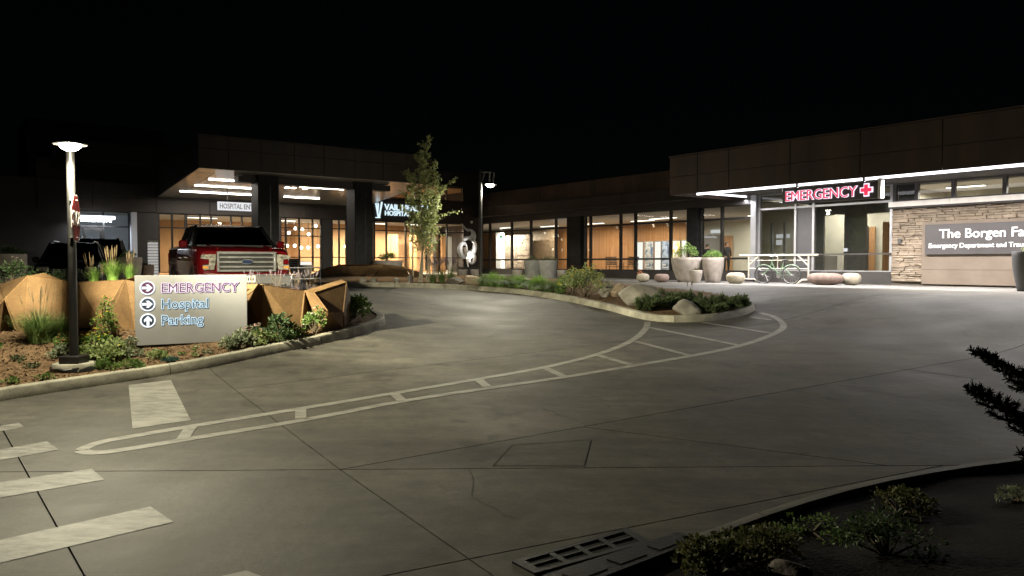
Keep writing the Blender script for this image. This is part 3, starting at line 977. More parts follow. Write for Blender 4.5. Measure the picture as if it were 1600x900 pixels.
# door in the far right bay, dark panel painting the unlit opening, notices
dk = wallbox(lk, 'doorway_dark_panel', 'int_dark', sL(1098,7.5), sL(1124,7.5), 7.50, 7.58, 0.03, 2.2)
wallbox(lk, 'notice', 'white_screen', sL(1110,7.45), sL(1126,7.45), 7.44, 7.47, 2.28, 2.46)
wallbox(lk, 'interior_door', 'wood_slats', sL(1130,7.5), sL(1143,7.5), 7.50, 7.56, 0.03, 2.12)

def ceiling_light(parent_frame, x, y, z, sx, sy, watts, col, m, label, name='ceiling_light', cat='ceiling light', group=None, rot=0.0):
    p = parent_frame(x, y); 
    t = thing(name, label, cat, (p.x, p.y, FLOOR+z), rot, group)
    MB().box(-sx/2-.02, sx/2+.02, -sy/2-.02, sy/2+.02, -.03, 0).build('housing', 'mullion_grey', t)
    MB().box(-sx/2, sx/2, -sy/2, sy/2, -.045, -.03).build('diffuser', m, t)
    if watts: area_light('lamp_light', t, (0, 0, -.06), sx, sy, watts, col)
    return t
WARM = (1.0, 0.80, 0.56); NEUT = (1.0, 0.93, 0.82); COOL = (0.86, 0.92, 1.0)
for i, x in enumerate((-7.6, -11.6, -15.8)):
    ceiling_light(LF, x-2.5, 5.2, 3.055, 1.6, .25, 185, WARM, 'led_warm', ['linear ceiling lamp above the poster stands in the link wing', 'linear ceiling lamp above the wooden wall mid link wing', 'linear ceiling lamp near the grey stone end of wooden wall'][i], rot=RL)
ceiling_light(LF, (sx0+sx1)/2, 4.2, 3.055, 1.2, .25, 850, NEUT, 'led_warm', 'ceiling lamp flooding the pale lobby stone wall', rot=RL)
ceiling_light(LF, sL(1035,4.4), 4.4, 3.055, 1.8, .2, 230, (1,.95,.88), 'led_warm', 'added ceiling lamp throwing white light on the poster stands', rot=RL)  # extra lamp, added to brighten the posters
ceiling_light(LF, -3.0, 6.2, 3.055, 1.6, .2, 260, NEUT, 'led_warm', 'linear ceiling lamp over the corridor beside the black column', rot=RL)
for i, px in enumerate((963, 1020, 1042, 1072)):
    p = LF(sL(px, 6.0), 6.0)
    t = thing('track_spot', ['track spotlight left of the poster stands', 'track spotlight over the first posters', 'track spotlight over the middle posters', 'track spotlight nearest the black link column'][i], 'spotlight', (p.x, p.y, FLOOR+3.05), RL)
    MB().tube([(0,0,0),(0,0,-.16)], .012, 6).build('stem', 'int_white', t)
    MB().tube([(0,-.04,-.14),(0,.08,-.34)], .05, 10).build('shade', 'int_white', t)
# exit sign
p = LF(sL(783,4.0), 4.0)
t = thing('exit_sign', 'small green lit exit sign beside the white lobby column', 'sign', (p.x, p.y, FLOOR+zL(783,372,4.0)), RL)
MB().box(-.13, .13, -.02, .02, 0, .17).build('box', 'exit_green', t)
add_text('lettering', 'EXIT', .13, 'int_white', t, (0, -.025, .04), .002, align='CENTER')
MB().box(-.01, .01, -.01, .01, .17, .6).build('hanger', 'mullion', t)
# posters and brochure stands
post = [(994,1005,'poster_lit','tall bright white lit panel at the left of the poster row'), (1007,1021,'pb1','blue portrait poster stand next to the bright white panel'),
        (1023,1033,'poster_lit','narrow white lit panel between the blue posters'), (1034,1047,'pb2','dark blue poster stand left of the wide mullion'),
        (1050,1063,'pb3','yellow and white poster stand right of the wide mullion'), (1065,1076,'pb4','pale grey poster stand nearest the black column')]
for nme, c1, c2 in (('pb1',(0.08,0.14,0.25),(0.42,0.45,0.46)),('pb2',(0.05,0.07,0.12),(0.30,0.36,0.45)),('pb3',(0.62,0.40,0.08),(0.75,0.70,0.60)),('pb4',(0.35,0.38,0.42),(0.75,0.74,0.72))):
    pbr(nme, c1, 0.4, col2=c2, scale=3.2, detail=2, contrast=(0.42, 0.56))
for a_, b_, m_, lab in post:
    y_ = 5.6; xa, xb = sL(a_, y_), sL(b_, y_); p = LF((xa+xb)/2, y_); w = (xb-xa)/2
    t = thing('poster_stand', lab, 'poster stand', (p.x, p.y, FLOOR+.03), RL)
    MB().box(-w, w, -.02, .03, .10, 1.85).build('board', 'mullion_grey', t)
    MB().box(-w+.03, w-.03, -.028, -.02, .16, 1.80).build('poster', m_, t)
    for k in range(2):
        if m_ != 'poster_lit': MB().box(-w+.08, w*(.5-k*.4), -.033, -.028, .36+.13*k, .41+.13*k).build('print_line', 'int_white', t)
    for s in (-1, 1): MB().box(s*(w-.05)-.02, s*(w-.05)+.02, -.15, .15, 0, .10).build('foot', 'mullion_grey', t)
def slat_chair(px, py, lab, rz):
    y_ = 2.2; p = LF(sL(px, y_), y_)
    t = thing('slatted_chair', lab, 'chair', (p.x, p.y, FLOOR+.03), RL+rz)
    for k in range(5): MB().box(-.28, .28, -.22+.09*k, -.15+.09*k, .42, .45).build('seat_slat', 'chair_metal', t)
    for k in range(5): MB().box(-.28, .28, .22+.02*k, .24+.02*k, .52+.09*k, .59+.09*k).build('back_slat', 'chair_metal', t)
    for s in (-1, 1):
        MB().tube([(s*.30,-.2,0),(s*.30,-.2,.62),(s*.30,.2,.64),(s*.30,.32,.95)], .018, 6).build('arm_frame', 'chair_metal', t)
        MB().tube([(s*.30,.2,0),(s*.30,.25,.62)], .018, 6).build('leg', 'chair_metal', t)
slat_chair(958, 425, 'brown slatted chair left of the posters behind the glass', 1.2)
slat_chair(985, 425, 'brown slatted chair standing in front of the white lit panel', 0.2)

# ---------------------------------------------------------------- emergency wing
em = thing('emergency_wing', 'single storey emergency entrance wing with overhanging metal canopy and stone base', 'building', (OL[0], OL[1], FLOOR), RL)
x_c = sL(1181); x_st = sL(1395); x_end = 17.0
# canopy
CB, CT, SOF = 3.24, 4.70, 3.40
wallbox(em, 'canopy_core', 'wall_dark', 0.06, x_end, -3.93, 9.0, SOF+.02, CT-.02)
cxs = [0.0, 1.35, 2.75, 5.2, 7.6, 10.0, 12.4, 14.8, x_end]
panels(em, 'fascia_metal', cxs, -4.0, -3.95, [CB, 3.93, CT])
panels(em, 'fascia_metal', [0.02, 0.07], -3.94, 0.4, [CB, 3.93, CT])
wallbox(em, 'canopy_coping', 'fascia_metal', -0.03, x_end, -4.04, -3.90, CT, CT+.04)
wallbox(em, 'soffit', 'soffit_pale', 0.08, x_end, -3.94, 0.0, SOF-.012, SOF+.018)
# LED strips, one object per length
ys_ = -3.1; xs0 = sL(1088, ys_)
seg = [xs0, sL(1228,ys_)-.03, sL(1272,ys_), sL(1318,ys_), sL(1368,ys_), 11.0, 13.5, 16.5]
for i in range(len(seg)-1):
    MB().box(seg[i]+.02, seg[i+1]-.02, ys_-.05, ys_+.05, SOF-.135, SOF-.014).build('led_strip', 'led_strip', em)
    area_light('led_light', em, ((seg[i]+seg[i+1])/2, ys_, SOF-.175), seg[i+1]-seg[i]-.06, .10, 165*(seg[i+1]-seg[i]), (1.0, 0.955, 0.93))
MB().box(xs0, xs0+.10, ys_+.06, -0.05, SOF-.075, SOF-.014).build('led_strip', 'led_strip', em)
area_light('led_light', em, (xs0+.05, (ys_-.05)/2, SOF-.175), .10, 2.9, 150, (0.97, 0.95, 1.0))
# glazed front
zt = 2.80
wallbox(em, 'pier', 'mullion_grey', x_c-.12, x_c+.12, -0.22, 0.2, 0.0, SOF-.013)
exs = [x_c+.16, sL(1243), sL(1271), x_st-.06]
bank(em, exs, 0.0, .34, SOF-.02, [zt], mm='mullion_grey', pm='window_grey', mw=.09, nopane=((1,0),))
wallbox(em, 'hand_rail', 'wall_dark', x_c+.14, x_st-.02, -.16, -.09, .95, 1.0)
wallbox(em, 'spandrel_panel', 'grey_panel', exs[1]+.05, exs[2]-.05, -.02, .02, .38, zt-.04)
wallbox(em, 'plinth', 'wall_dark', x_c+.12, x_st, -0.05, 0.1, -.2, .34)
# interior of the emergency entrance
wallbox(em, 'floor', 'int_floor', -2.2, 12.5, .12, 5.0, -.05, .03)
wallbox(em, 'ceiling', 'int_ceiling', -2.2, 12.5, .12, 5.0, 3.3, 3.36)
wallbox(em, 'interior_wall', 'int_beige', -2.15, 12.4, 4.5, 4.6, .03, 3.3)
wallbox(em, 'interior_wall', 'int_dark', sL(1262,2), sL(1286,2), 2.0, 2.1, .03, 3.3)
wallbox(em, 'interior_wall', 'int_dark', sL(1286,2), sL(1318,2), 2.0, 2.1, zL(1300,336,2), 3.3)
wallbox(em, 'interior_wall', 'int_dark', sL(1318,2), sL(1352,2), 2.0, 2.1, .03, 3.3)
wallbox(em, 'interior_wall', 'int_dark', sL(1352,2), sL(1397,2), 2.0, 2.1, 2.55, 3.3)
wallbox(em, 'door_frame', 'mullion_grey', sL(1352,4.4), sL(1355,4.4), 4.36, 4.46, .03, 2.2)
wallbox(em, 'interior_door', 'wood_slats', sL(1357,4.4), sL(1366,4.4), 4.40, 4.46, .03, 2.15)
wallbox(em, 'interior_door', 'wood_slats', sL(1378,3), sL(1393,3), 3.0, 3.06, .03, 2.25)
wallbox(em, 'door_frame', 'mullion_grey', sL(1204,4), sL(1207,4), 3.95, 4.05, .03, 2.5)
wallbox(em, 'door_frame', 'mullion_grey', sL(1224,4), sL(1227,4), 3.95, 4.05, .03, 2.5)
wallbox(em, 'notice', 'white_screen', sL(1212,4.2), sL(1233,4.2), 4.2, 4.23, zL(1222,372,4.2), zL(1222,366,4.2))
wallbox(em, 'notice', 'white_screen', sL(1212,4.2), sL(1221,4.2), 4.2, 4.23, zL(1216,383,4.2), zL(1216,375,4.2))
wallbox(em, 'counter', 'int_white', sL(1287,3.6), sL(1316,3.6), 3.2, 3.6, .03, .95)
wallbox(em, 'door_plate', 'white_screen', sL(1318.5,-.05), sL(1324,-.05), -.09, -.07, zL(1320,393), zL(1320,388))
wallbox(em, 'interior_wall', 'int_beige', x_st, x_st+.1, .3, 4.5, .03, 3.3)
for (px, y_, sx, w_, m_, lab) in ((1300,3.4,1.2,190,'led_cool','bright ceiling lamp above the white counter of the emergency entrance'), (1215,2.6,.9,130,'led_cool','ceiling lamp behind the left glass of the emergency entrance'), (1375,3.2,1.0,120,'led_cool','ceiling lamp before the wooden door beside the stone wall')):
    ceiling_light(LF, sL(px, y_), y_, 3.295, sx, .2, w_, NEUT, m_, lab, rot=RL)
for (x_, lab) in ((8.3, 'ceiling lamp behind the first clerestory window'), (11.3, 'ceiling lamp behind the clerestory window at the frame edge')):
    ceiling_light(LF, x_, 1.6, 3.295, 1.2, .2, 430, NEUT, 'led_warm', lab, rot=RL)
# stone wall with clerestory above
zc0 = zL(1395, 326); zc1 = zL(1395, 317)
wallbox(em, 'cap_stone', 'cap_pale', x_st-.04, 8.6, -.30, .25, zc0+.03, zc1)
wallbox(em, 'cap_stone', 'cap_pale', 8.61, 11.4, -.30, .25, zc0+.03, zc1)
wallbox(em, 'cap_stone', 'cap_pale', 11.41, x_end-.3, -.30, .25, zc0+.03, zc1)
wallbox(em, 'cap_drip', 'wall_dark', x_st-.02, x_end-.3, -.26, .2, zc0-.03, zc0+.028)
cl = [x_st, sL(1428), sL(1430)+.02, sL(1487), sL(1567), 12.6, 15.0, x_end-.3]
cl = [x_st+.05, sL(1431), sL(1488), sL(1568), 12.6, 15.0, x_end-.35]
bank(em, cl, 0.0, zc1+.01, SOF-.02, [], mm='grey_panel', pm='window_glass', mw=.12)
wallbox(em, 'interior_wall', 'int_beige', x_st, x_end, 3.6, 3.7, zc1-.3, 3.3)
wallbox(em, 'shelf_beam', 'int_dark', sL(1520,3.4), x_end-.5, 3.3, 3.5, 2.83, 2.92)
wallbox(em, 'window_blind', 'grey_panel', cl[0]+.08, cl[1]-.08, .05, .08, zc1+.04, SOF-.05)
sw = wallbox(em, 'stone_wall', 'stone_mortar', x_st, x_end-.3, -.04, .22, -.2, zc0-.031)
px0 = sL(1443); PT = zL(1443, 348)
rs = random.Random(11)
z = 0.02; cnt = 0
while z < zc0-.05:
    hgt = rs.choice((.055, .07, .08, .10, .12))
    x = x_st
    lim = px0 if z+hgt <= PT+.03 else x_end-.35
    ztop = min(z+hgt, zc0-.034)
    while x < lim-.06:
        w = min(rs.uniform(.18, .56), lim-x)
        if lim-x-w < .1: w = lim-x
        zz = z
        # now and then two thin stones fill one course
        parts_ = [(z, ztop)] if rs.random() < .85 or hgt < .11 else [(z, z+hgt*.5), (z+hgt*.5, ztop)]
        for (za, zb) in parts_:
            d0 = rs.uniform(.03, .10)
            mb = MB(); b0 = bmesh.new(); bmesh.ops.create_cube(b0, size=1)
            for v in b0.verts:
                v.co = Vector((x+w/2+v.co.x*(w-.010), -.04-d0/2+v.co.y*d0, (za+zb)/2+v.co.z*(zb-za-.010)))
                if v.co.y < -.05: v.co += Vector((rs.uniform(-.012,.012), rs.uniform(-.02,.02), rs.uniform(-.008,.008)))
            bmesh.ops.bevel(b0, geom=b0.edges[:], offset=.008, segments=1, affect='EDGES')
            mb.frombm(b0).build('stone', rs.choice(['stone_block','stone_block','stone_grey']), sw)
            cnt += 1
        x += w
    z += hgt
wallbox(em, 'stone_slab', 'stone_panel', px0, x_end-.35, -.16, -.041, zL(1443,421), PT)
wallbox(em, 'stone_slab', 'stone_panel', px0, x_end-.35, -.15, -.041, -.05, zL(1443,421)-.006)
MB().box(-.06, .06, -.02, .02, -.09, .09).build('room_plate', 'sign_dark', em, loc=(sL(1408), -.16, zL(1408,377)))

# hung sign EMERGENCY
ysn = -3.5
p = LF(sL(1222,ysn), ysn); zb = zL(1222,320,ysn)
W_ = sL(1371,ysn)-sL(1222,ysn)
sg = thing('emergency_sign', 'lit EMERGENCY sign with red cross under the canopy edge', 'sign', (p.x, p.y, FLOOR+zb), RL)
MB().cbox(0, W_, -.05, .12, 0, .52, .008).build('panel', 'sign_dark', sg)
add_text('letter_edge', 'EMERGENCY', .46, 'letter_halo_pink', sg, (.13, -.075, .10), .016, .014, xs=.965)
add_text('letter_face', 'EMERGENCY', .46, 'letter_red_lit', sg, (.13, -.105, .10), .006, -.002, xs=.965)
cxp = W_-.35
def cross(a, b, y0, y1):
    return MB().prism([(-b,-a),(b,-a),(b,-b),(a,-b),(a,b),(b,b),(b,a),(-b,a),(-b,b),(-a,b),(-a,-b),(-b,-b)], 'y', y0, y1)
cross(.205,.085,-.09,-.05).build('cross_edge', 'letter_halo_pink', sg, loc=(cxp, 0, .27))
cross(.165,.055,-.115,-.09).build('cross_face', 'letter_red_lit', sg, loc=(cxp, 0, .27))
MB().cbox(W_+.002, W_+.10, -.07, .14, -.02, .60, .008).build('end_plate', 'white_letter', sg)
for x in (.5, W_-.5): MB().box(x-.03, x+.03, .02, .08, .52, SOF-zb-.02).build('hanger', 'mullion_grey', sg)
# The Borgen Family sign
p = LF(sL(1450), -.16)
zb = zL(1450, 398); hh = zL(1450, 352)-zb
bs = thing('wall_sign', 'dark wall sign reading The Borgen Fa over stone slab', 'sign', (p.x, p.y, FLOOR+zb), RL)
MB().cbox(0, 7.4, -.10, -.005, 0, hh, .006).build('panel', 'sign_dark', bs)
add_text('lettering', 'The Borgen Family', .415, 'white_letter', bs, (.46, -.115, hh*.545), .015, .004, xs=1.0)
add_text('lettering', 'Emergency Department and Trauma Center', .215, 'white_letter', bs, (.125, -.112, hh*.22), .010, .002, xs=.95)

# ---------------------------------------------------------------- main building
RM = math.atan2(AX, AY)
mn = thing('main_building', 'dark hospital building with warm glazed entrance behind the truck', 'building', (OM[0], OM[1], FLOOR), RM)
MH = 2.95
def solid(pa_, pb_, z0=-.3, z1=MH, m='wall_dark', y0=-.1, y1=.25): wallbox(mn, 'wall', m, sM(pa_), sM(pb_), y0, y1, z0, z1)
wallbox(mn, 'wall', 'wall_dark', -26.3, sM(125), -.1, .25, -.3, MH); solid(214,248); solid(398,438); solid(503,518); solid(725,752)
bank(mn, [sM(p) for p in (125,163,203)], 0, .1, MH, [zM(165,354)], pm='window_glass', mw=.07)
bank(mn, [sM(249), sM(270), sM(291)], 0, .2, MH, [2.3], pm='window_grey', mw=.07)
bank(mn, [sM(p) for p in (292.5,314,331,362,379,397)], 0, .2, MH, [.95, 2.48], mw=.06)
bank(mn, [sM(p) for p in (439,447,468,489,502)], 0, .2, MH, [.95, 2.05, 2.45], mw=.055)
bank(mn, [sM(p) for p in (519,530,541,562,584)], 0, .2, MH, [.95, 2.48], mw=.055)
bank(mn, [sM(p) for p in (585,604,634,666,698,724)], 0, .2, MH, [.95, 2.45], mw=.06)
wallbox(mn, 'lit_pier', 'cool_wall', sM(204), sM(213), -.35, .25, -.1, MH)
wallbox(mn, 'wall', 'wall_dark', -26.3, 0.05, -.12, .3, MH, 4.28)
wallbox(mn, 'wall', 'wall_dark', -26.3, -26.1, .31, 9, -.3, 4.28)
cz0, cz1 = 4.3, 5.12
bank(mn, [sM(p) for p in (560,585,612,650,698,724)], 0.02, cz0, cz1, [], mw=.08)
wallbox(mn, 'wall', 'wall_dark', sM(725), 0.05, -.1, .3, 4.28, 5.15)
wallbox(mn, 'wall', 'wall_dark', sM(60), sM(560), .1, .3, 4.28, 5.15)
wallbox(mn, 'roof', 'wall_dark', sM(84), 0.05, -.1, 9.5, 5.15, 6.0)
wallbox(mn, 'wall', 'wall_dark', -.04, .06, .3, 15, -.2, 5.15)
xs_ = [sM(60), -21, -18.4, -16, -13.6, -11.2, -8.8, -6.4, -4, -1.6, 0.04]
panels(mn, 'fascia_main', xs_, -.17, -.125, [MH+.02, 3.6, 4.27])
# interior rooms
wallbox(mn, 'floor', 'int_floor', -26, -.05, .26, 9, -.05, .03)
wallbox(mn, 'ceiling', 'int_ceiling', -26, -.05, .26, 9, 3.0, 3.06)
wallbox(mn, 'ceiling', 'int_warm', -10, -.05, .31, 7.5, 5.08, 5.14)
wallbox(mn, 'interior_wall', 'int_warm', -10, -.05, 6.0, 6.1, 3.06, 5.08)
wallbox(mn, 'interior_wall', 'int_warm', -18.6, -9.5, 6.5, 6.6, .03, 3.0)
wallbox(mn, 'interior_wall', 'int_warm', -9.4, -.05, 5.0, 5.1, .03, 3.0)
wallbox(mn, 'interior_wall', 'int_warm', -9.5, -9.4, 5.0, 6.6, .03, 3.0)
wallbox(mn, 'interior_wall', 'cool_wall', -26, -18.75, 3.4, 3.5, .03, 3.0)
wallbox(mn, 'interior_wall', 'cool_wall', -18.75, -18.6, .3, 8, .03, 3.0)
for k, (a_, b_, m_) in enumerate(((606,622,'wood_slats'), (640,652,'wood_slats'), (666,676,'wood_slats'), (690,697,'wood_slats'))):
    wallbox(mn, 'interior_wall', m_, sM(a_,3.5), sM(b_,3.5), 3.5, 3.6, .03, 2.4)
wallbox(mn, 'interior_wall', 'int_white', sM(672,4.5), sM(682,4.5), 4.5, 4.6, .03, 2.3)
wallbox(mn, 'interior_wall', 'int_white', sM(699,2.5), sM(706,2.5), 2.5, 2.6, .03, 2.3)
dr_ = wallbox(mn, 'door', 'mullion', sM(131), sM(135), -.06, .06, .1, zM(150,356)); wallbox(mn, 'door', 'mullion', sM(157), sM(162.5), -.06, .06, .1, zM(150,356)); wallbox(mn, 'door', 'mullion', sM(135), sM(157), -.06, .06, zM(150,361), zM(150,356))
for (x_, y_, w_, c_, m_, lab) in ((-15.6,2.6,420,WARM,'led_warm','ceiling lamp in the warm entrance hall left of the black column'), (-11.4,2.6,480,WARM,'led_warm','ceiling lamp in the warm entrance hall between the black columns'),
        (-6.0,2.4,900,(1,.84,.62),'led_warm','ceiling lamp behind the windows left of the young tree'), (-3.2,2.2,900,(1,.88,.70),'led_warm','ceiling lamp behind the windows right of the young tree')):
    ceiling_light(MFp, x_, y_, 2.99, 1.4, .25, w_, c_, m_, lab, rot=RM)
ceiling_light(MFp, -5.5, 3.2, 5.07, 2.4, .2, 420, WARM, 'led_warm', 'upper floor lamp behind the clerestory above the hospital sign', rot=RM)
xa = sM(126,-.5); xb = sM(181,-.5)
p = MFp((xa+xb)/2, -.5)
t = thing('tube_light', 'long bright white tube light above the door on the far left', 'lamp', (p.x, p.y, FLOOR+zM(150,342,-.5)), RM)
MB().tube([((xa-xb)/2,0,.06),((xb-xa)/2,0,.06)], .075, 10).build('tube', 'led_cool', t)
for s in (-.7, .7): MB().box(s-.02, s+.02, 0, .4, .04, .08).build('bracket', 'mullion', t)
area_light('lamp_light', t, (0,.02,-.08), xb-xa, .2, 60, COOL)
area_light('wall_light', t, (0,.3,-.02), xb-xa, .2, 55, COOL, rot=(R(60),0,0))
# pendants in the entrance hall
for i, (px, py, y_) in enumerate(((449,384,2.6),(461,384,2.6),(471,387,2.6),(482,387,2.6),(497,385,3.2),(452,364,4.6),(462,357,4.6),(473,358,4.6),(483,366,4.6),(494,353,4.6),(540,385,2.6))):
    p = MFp(sM(px,y_), y_); zz = zM(px,py,y_)
    t = thing('pendant_lamp', ['round glowing pendant lamp first in the lower hall row','round glowing pendant lamp second in the lower hall row','round glowing pendant lamp third in the lower hall row','round glowing pendant lamp fourth in the lower hall row','round glowing pendant lamp nearest the dark wall pier','round glowing pendant lamp leftmost in the upper hall row','round glowing pendant lamp second in the upper hall row','round glowing pendant lamp third in the upper hall row','round glowing pendant lamp hanging low in the upper hall row','round glowing pendant lamp highest at right of the hall','round glowing pendant lamp beside the right black column'][i], 'pendant lamp', (p.x, p.y, FLOOR+zz), RM)
    MB().lathe([(0,-.09),(.06,-.07),(.09,0),(.06,.07),(0,.09)], 12).build('globe', 'pendant', t, smooth=True)
    MB().tube([(0,0,.09),(0,0,2.98-zz)], .008, 5).build('cord', 'mullion', t)
# upper storeys far back, hardly lit
up_ = thing('stair_tower', 'barely visible dark upper storey with sloping stair glass above the far left entrance', 'building', tuple(MFp(-19, 5)), RM)
wallbox(up_, 'wall', 'wall_dark', -4, 2.2, 0, 5, 4.2, 7.6)
wallbox(up_, 'glass_band', 'grey_panel', .6, 1.5, -.04, .0, 5.2, 6.6)
MB().prism([(-3.0,4.9),(-2.4,4.9),(-.2,7.0),(-.8,7.0)], 'y', -.12, -.02).build('stair_stringer', 'fascia_main', up_)
for k in range(6): MB().box(.62+.15*k, .65+.15*k, -.07, -.045, 5.2, 6.6).build('baluster', 'mullion_grey', up_)

# porte-cochere canopy (soffit rises towards its front corner)
pc_ = thing('entrance_canopy', 'large dark canopy on black columns in front of the hospital entrance', 'canopy', (OM[0], OM[1], FLOOR), RM)
PX0, PX1, PYF, PYB = -18.34, -7.84, -7.1, -.2
zf0, zb0, TH = 4.36, 3.72, 1.28
def zs_(y): return zf0 + (zb0-zf0)*(y-PYF)/(PYB-PYF)
def wedge(x0, x1, y0, y1, dz0, dz1):
    mb = MB()
    return mb.add([(x0,y0,zs_(y0)+dz0),(x1,y0,zs_(y0)+dz0),(x1,y1,zs_(y1)+dz0),(x0,y1,zs_(y1)+dz0),(x0,y0,zs_(y0)+dz1),(x1,y0,zs_(y0)+dz1),(x1,y1,zs_(y1)+dz1),(x0,y1,zs_(y1)+dz1)],
                 [(0,3,2,1),(4,5,6,7),(0,1,5,4),(1,2,6,5),(2,3,7,6),(3,0,4,7)])
wedge(PX0+.06, PX1-.06, PYF+.06, PYB, .03, TH-.02).build('core', 'wall_dark', pc_)
fpx = [PX0] + [sM(p, PYF) for p in (359,410,462,508,556,600,638)] + [PX1]
for i in range(len(fpx)-1):
    for (a_, b_) in ((0.0, .78), (.79, TH)):
        MB().cbox(fpx[i]+.006, fpx[i+1]-.006, PYF, PYF+.05, zf0+a_+.005, zf0+b_-.005, .006).build('panel', 'fascia_main', pc_)
for i in range(3):
    y0 = PYF+.06+i*2.28
    wedge(PX0, PX0+.05, y0, y0+2.27, 0, TH).build('panel', 'fascia_main', pc_)
    wedge(PX1-.05, PX1, y0, y0+2.27, 0, TH).build('panel', 'fascia_main', pc_)
MB().box(PX0-.03, PX1+.03, PYF-.04, PYF+.1, zf0+TH, zf0+TH+.04).build('coping', 'fascia_main', pc_)
wedge(PX0+.04, PX1-.04, PYF+.03, PYF+.75, -.012, .025).build('soffit_border', 'soffit', pc_)
wedge(PX0+.04, PX0+.8, PYF+.78, PYB, -.012, .025).build('soffit_border', 'soffit', pc_)
nb = 4
for i in range(nb):
    xa_ = PX0+.83+(PX1-.1-PX0-.83)*i/nb; xb_ = PX0+.83+(PX1-.1-PX0-.83)*(i+1)/nb
    wedge(xa_+.01, xb_-.01, PYF+.78, PYB, -.005, .028).build('soffit_panel', 'soffit', pc_)
def soffit_line(px0_, px1_, yy):
    xa_, xb_ = sM(px0_, yy), sM(px1_, yy)
    wedge(xa_, xb_, yy-.016, yy+.016, -.036, -.006).build('light_line', 'line_led', pc_)
    area_light('line_light', pc_, ((xa_+xb_)/2, yy, zs_(yy)-.065), xb_-xa_, .08, 100*(xb_-xa_)/3, NEUT)
soffit_line(283,420,-1.9); soffit_line(306,400,-3.5); soffit_line(328,382,-5.0)
soffit_line(445,500,-1.9); soffit_line(470,538,-4.6)
for px in (450,460,478):
    p_ = sM(px,-4.2); wedge(p_-.09, p_+.09, -4.29, -4.11, -.02, -.006).build('downlight', 'pendant', pc_)
for px in (415.5, 562.5):
    xc = sM(px, -6.2)
    cr = MB(); cr.cbox(xc-.44, xc+.44, -6.64, -5.76, -1.2, zs_(-6.64)-.02, .02).build('column', 'column_stone', pc_)
    MB().box(xc-.50, xc+.50, -6.70, -5.70, -1.2, .12).build('column_base', 'wall_dark', pc_)
    MB().box(xc+.05, xc+.09, -6.66, -6.64, .12, 3.9).build('reveal', 'mullion', pc_)
bx0, bx1 = sM(371,-6.2), sM(606,-6.2)
wallbox(pc_, 'beam', 'wall_dark', bx0, bx1, -6.5, -5.9, 3.98, zs_(-5.9)-.02)
# hospital signs
p = MFp(sM(585,-.2), -.2)
t = thing('hospital_sign', 'lit blue white VAIL HEALTH HOSPITAL sign on the dark band behind the tree', 'sign', (p.x, p.y, FLOOR), RM)
z0 = zM(600,336,-.2)
s0 = 0.0
MB().cbox(-.05, 4.2, -.01, .03, zM(600,344,-.2), zM(600,313,-.2), .006).build('backing', 'sign_dark', t)
add_text('lettering', 'VAIL HEALTH', .46, 'letter_blue_lit', t, (.62, -.05, zM(600,328,-.2)), .02, .012)
add_text('lettering', 'HOSPITAL', .36, 'letter_blue_lit', t, (.62, -.05, zM(600,336.5,-.2)), .02, .008)
zl, zh = zM(590,340,-.2), zM(590,315,-.2)
hgt = zh-zl
MB().prism([(.03,zh),(.11,zh),(.27,zl+.06),(.20,zl)], 'y', -.06, -.03).build('mark', 'letter_blue_lit', t)
MB().prism([(.20,zh-.04),(.28,zh-.16),(.22,zl+.14),(.16,zl+.2)], 'y', -.06, -.03).build('mark', 'letter_blue_lit', t)
MB().prism([(.40,zh-.02),(.50,zh-.02),(.33,zl+.02),(.24,zl)], 'y', -.075, -.045).build('mark', 'letter_blue_lit', t)
MB().prism([(.06,zl-.03),(.36,zl-.03),(.36,zl+.02),(.06,zl+.02)], 'y', -.06, -.03).build('mark', 'letter_blue_lit', t)
p = MFp(sM(343,-3.0), -3.0)
t = thing('hospital_entrance_sign', 'white lit HOSPITAL E sign hanging under the canopy behind the column', 'sign', (p.x, p.y, FLOOR+zM(360,328,-3.0)), RM)
hS = zM(360,317,-3.0)-zM(360,328,-3.0)
MB().box(-.03, 2.35, -.02, .10, -.03, hS+.03).build('panel', 'white_screen', t)
add_text('lettering', 'HOSPITAL ENTRANCE', hS*1.0, 'sign_dark', t, (.03, -.03, .05), .006, .004, xs=.70)
for x in (.4, 1.9): MB().box(x-.02, x+.02, .02, .06, hS+.03, zs_(-3.0)-zM(360,328,-3.0)-.01).build('hanger', 'mullion', t)

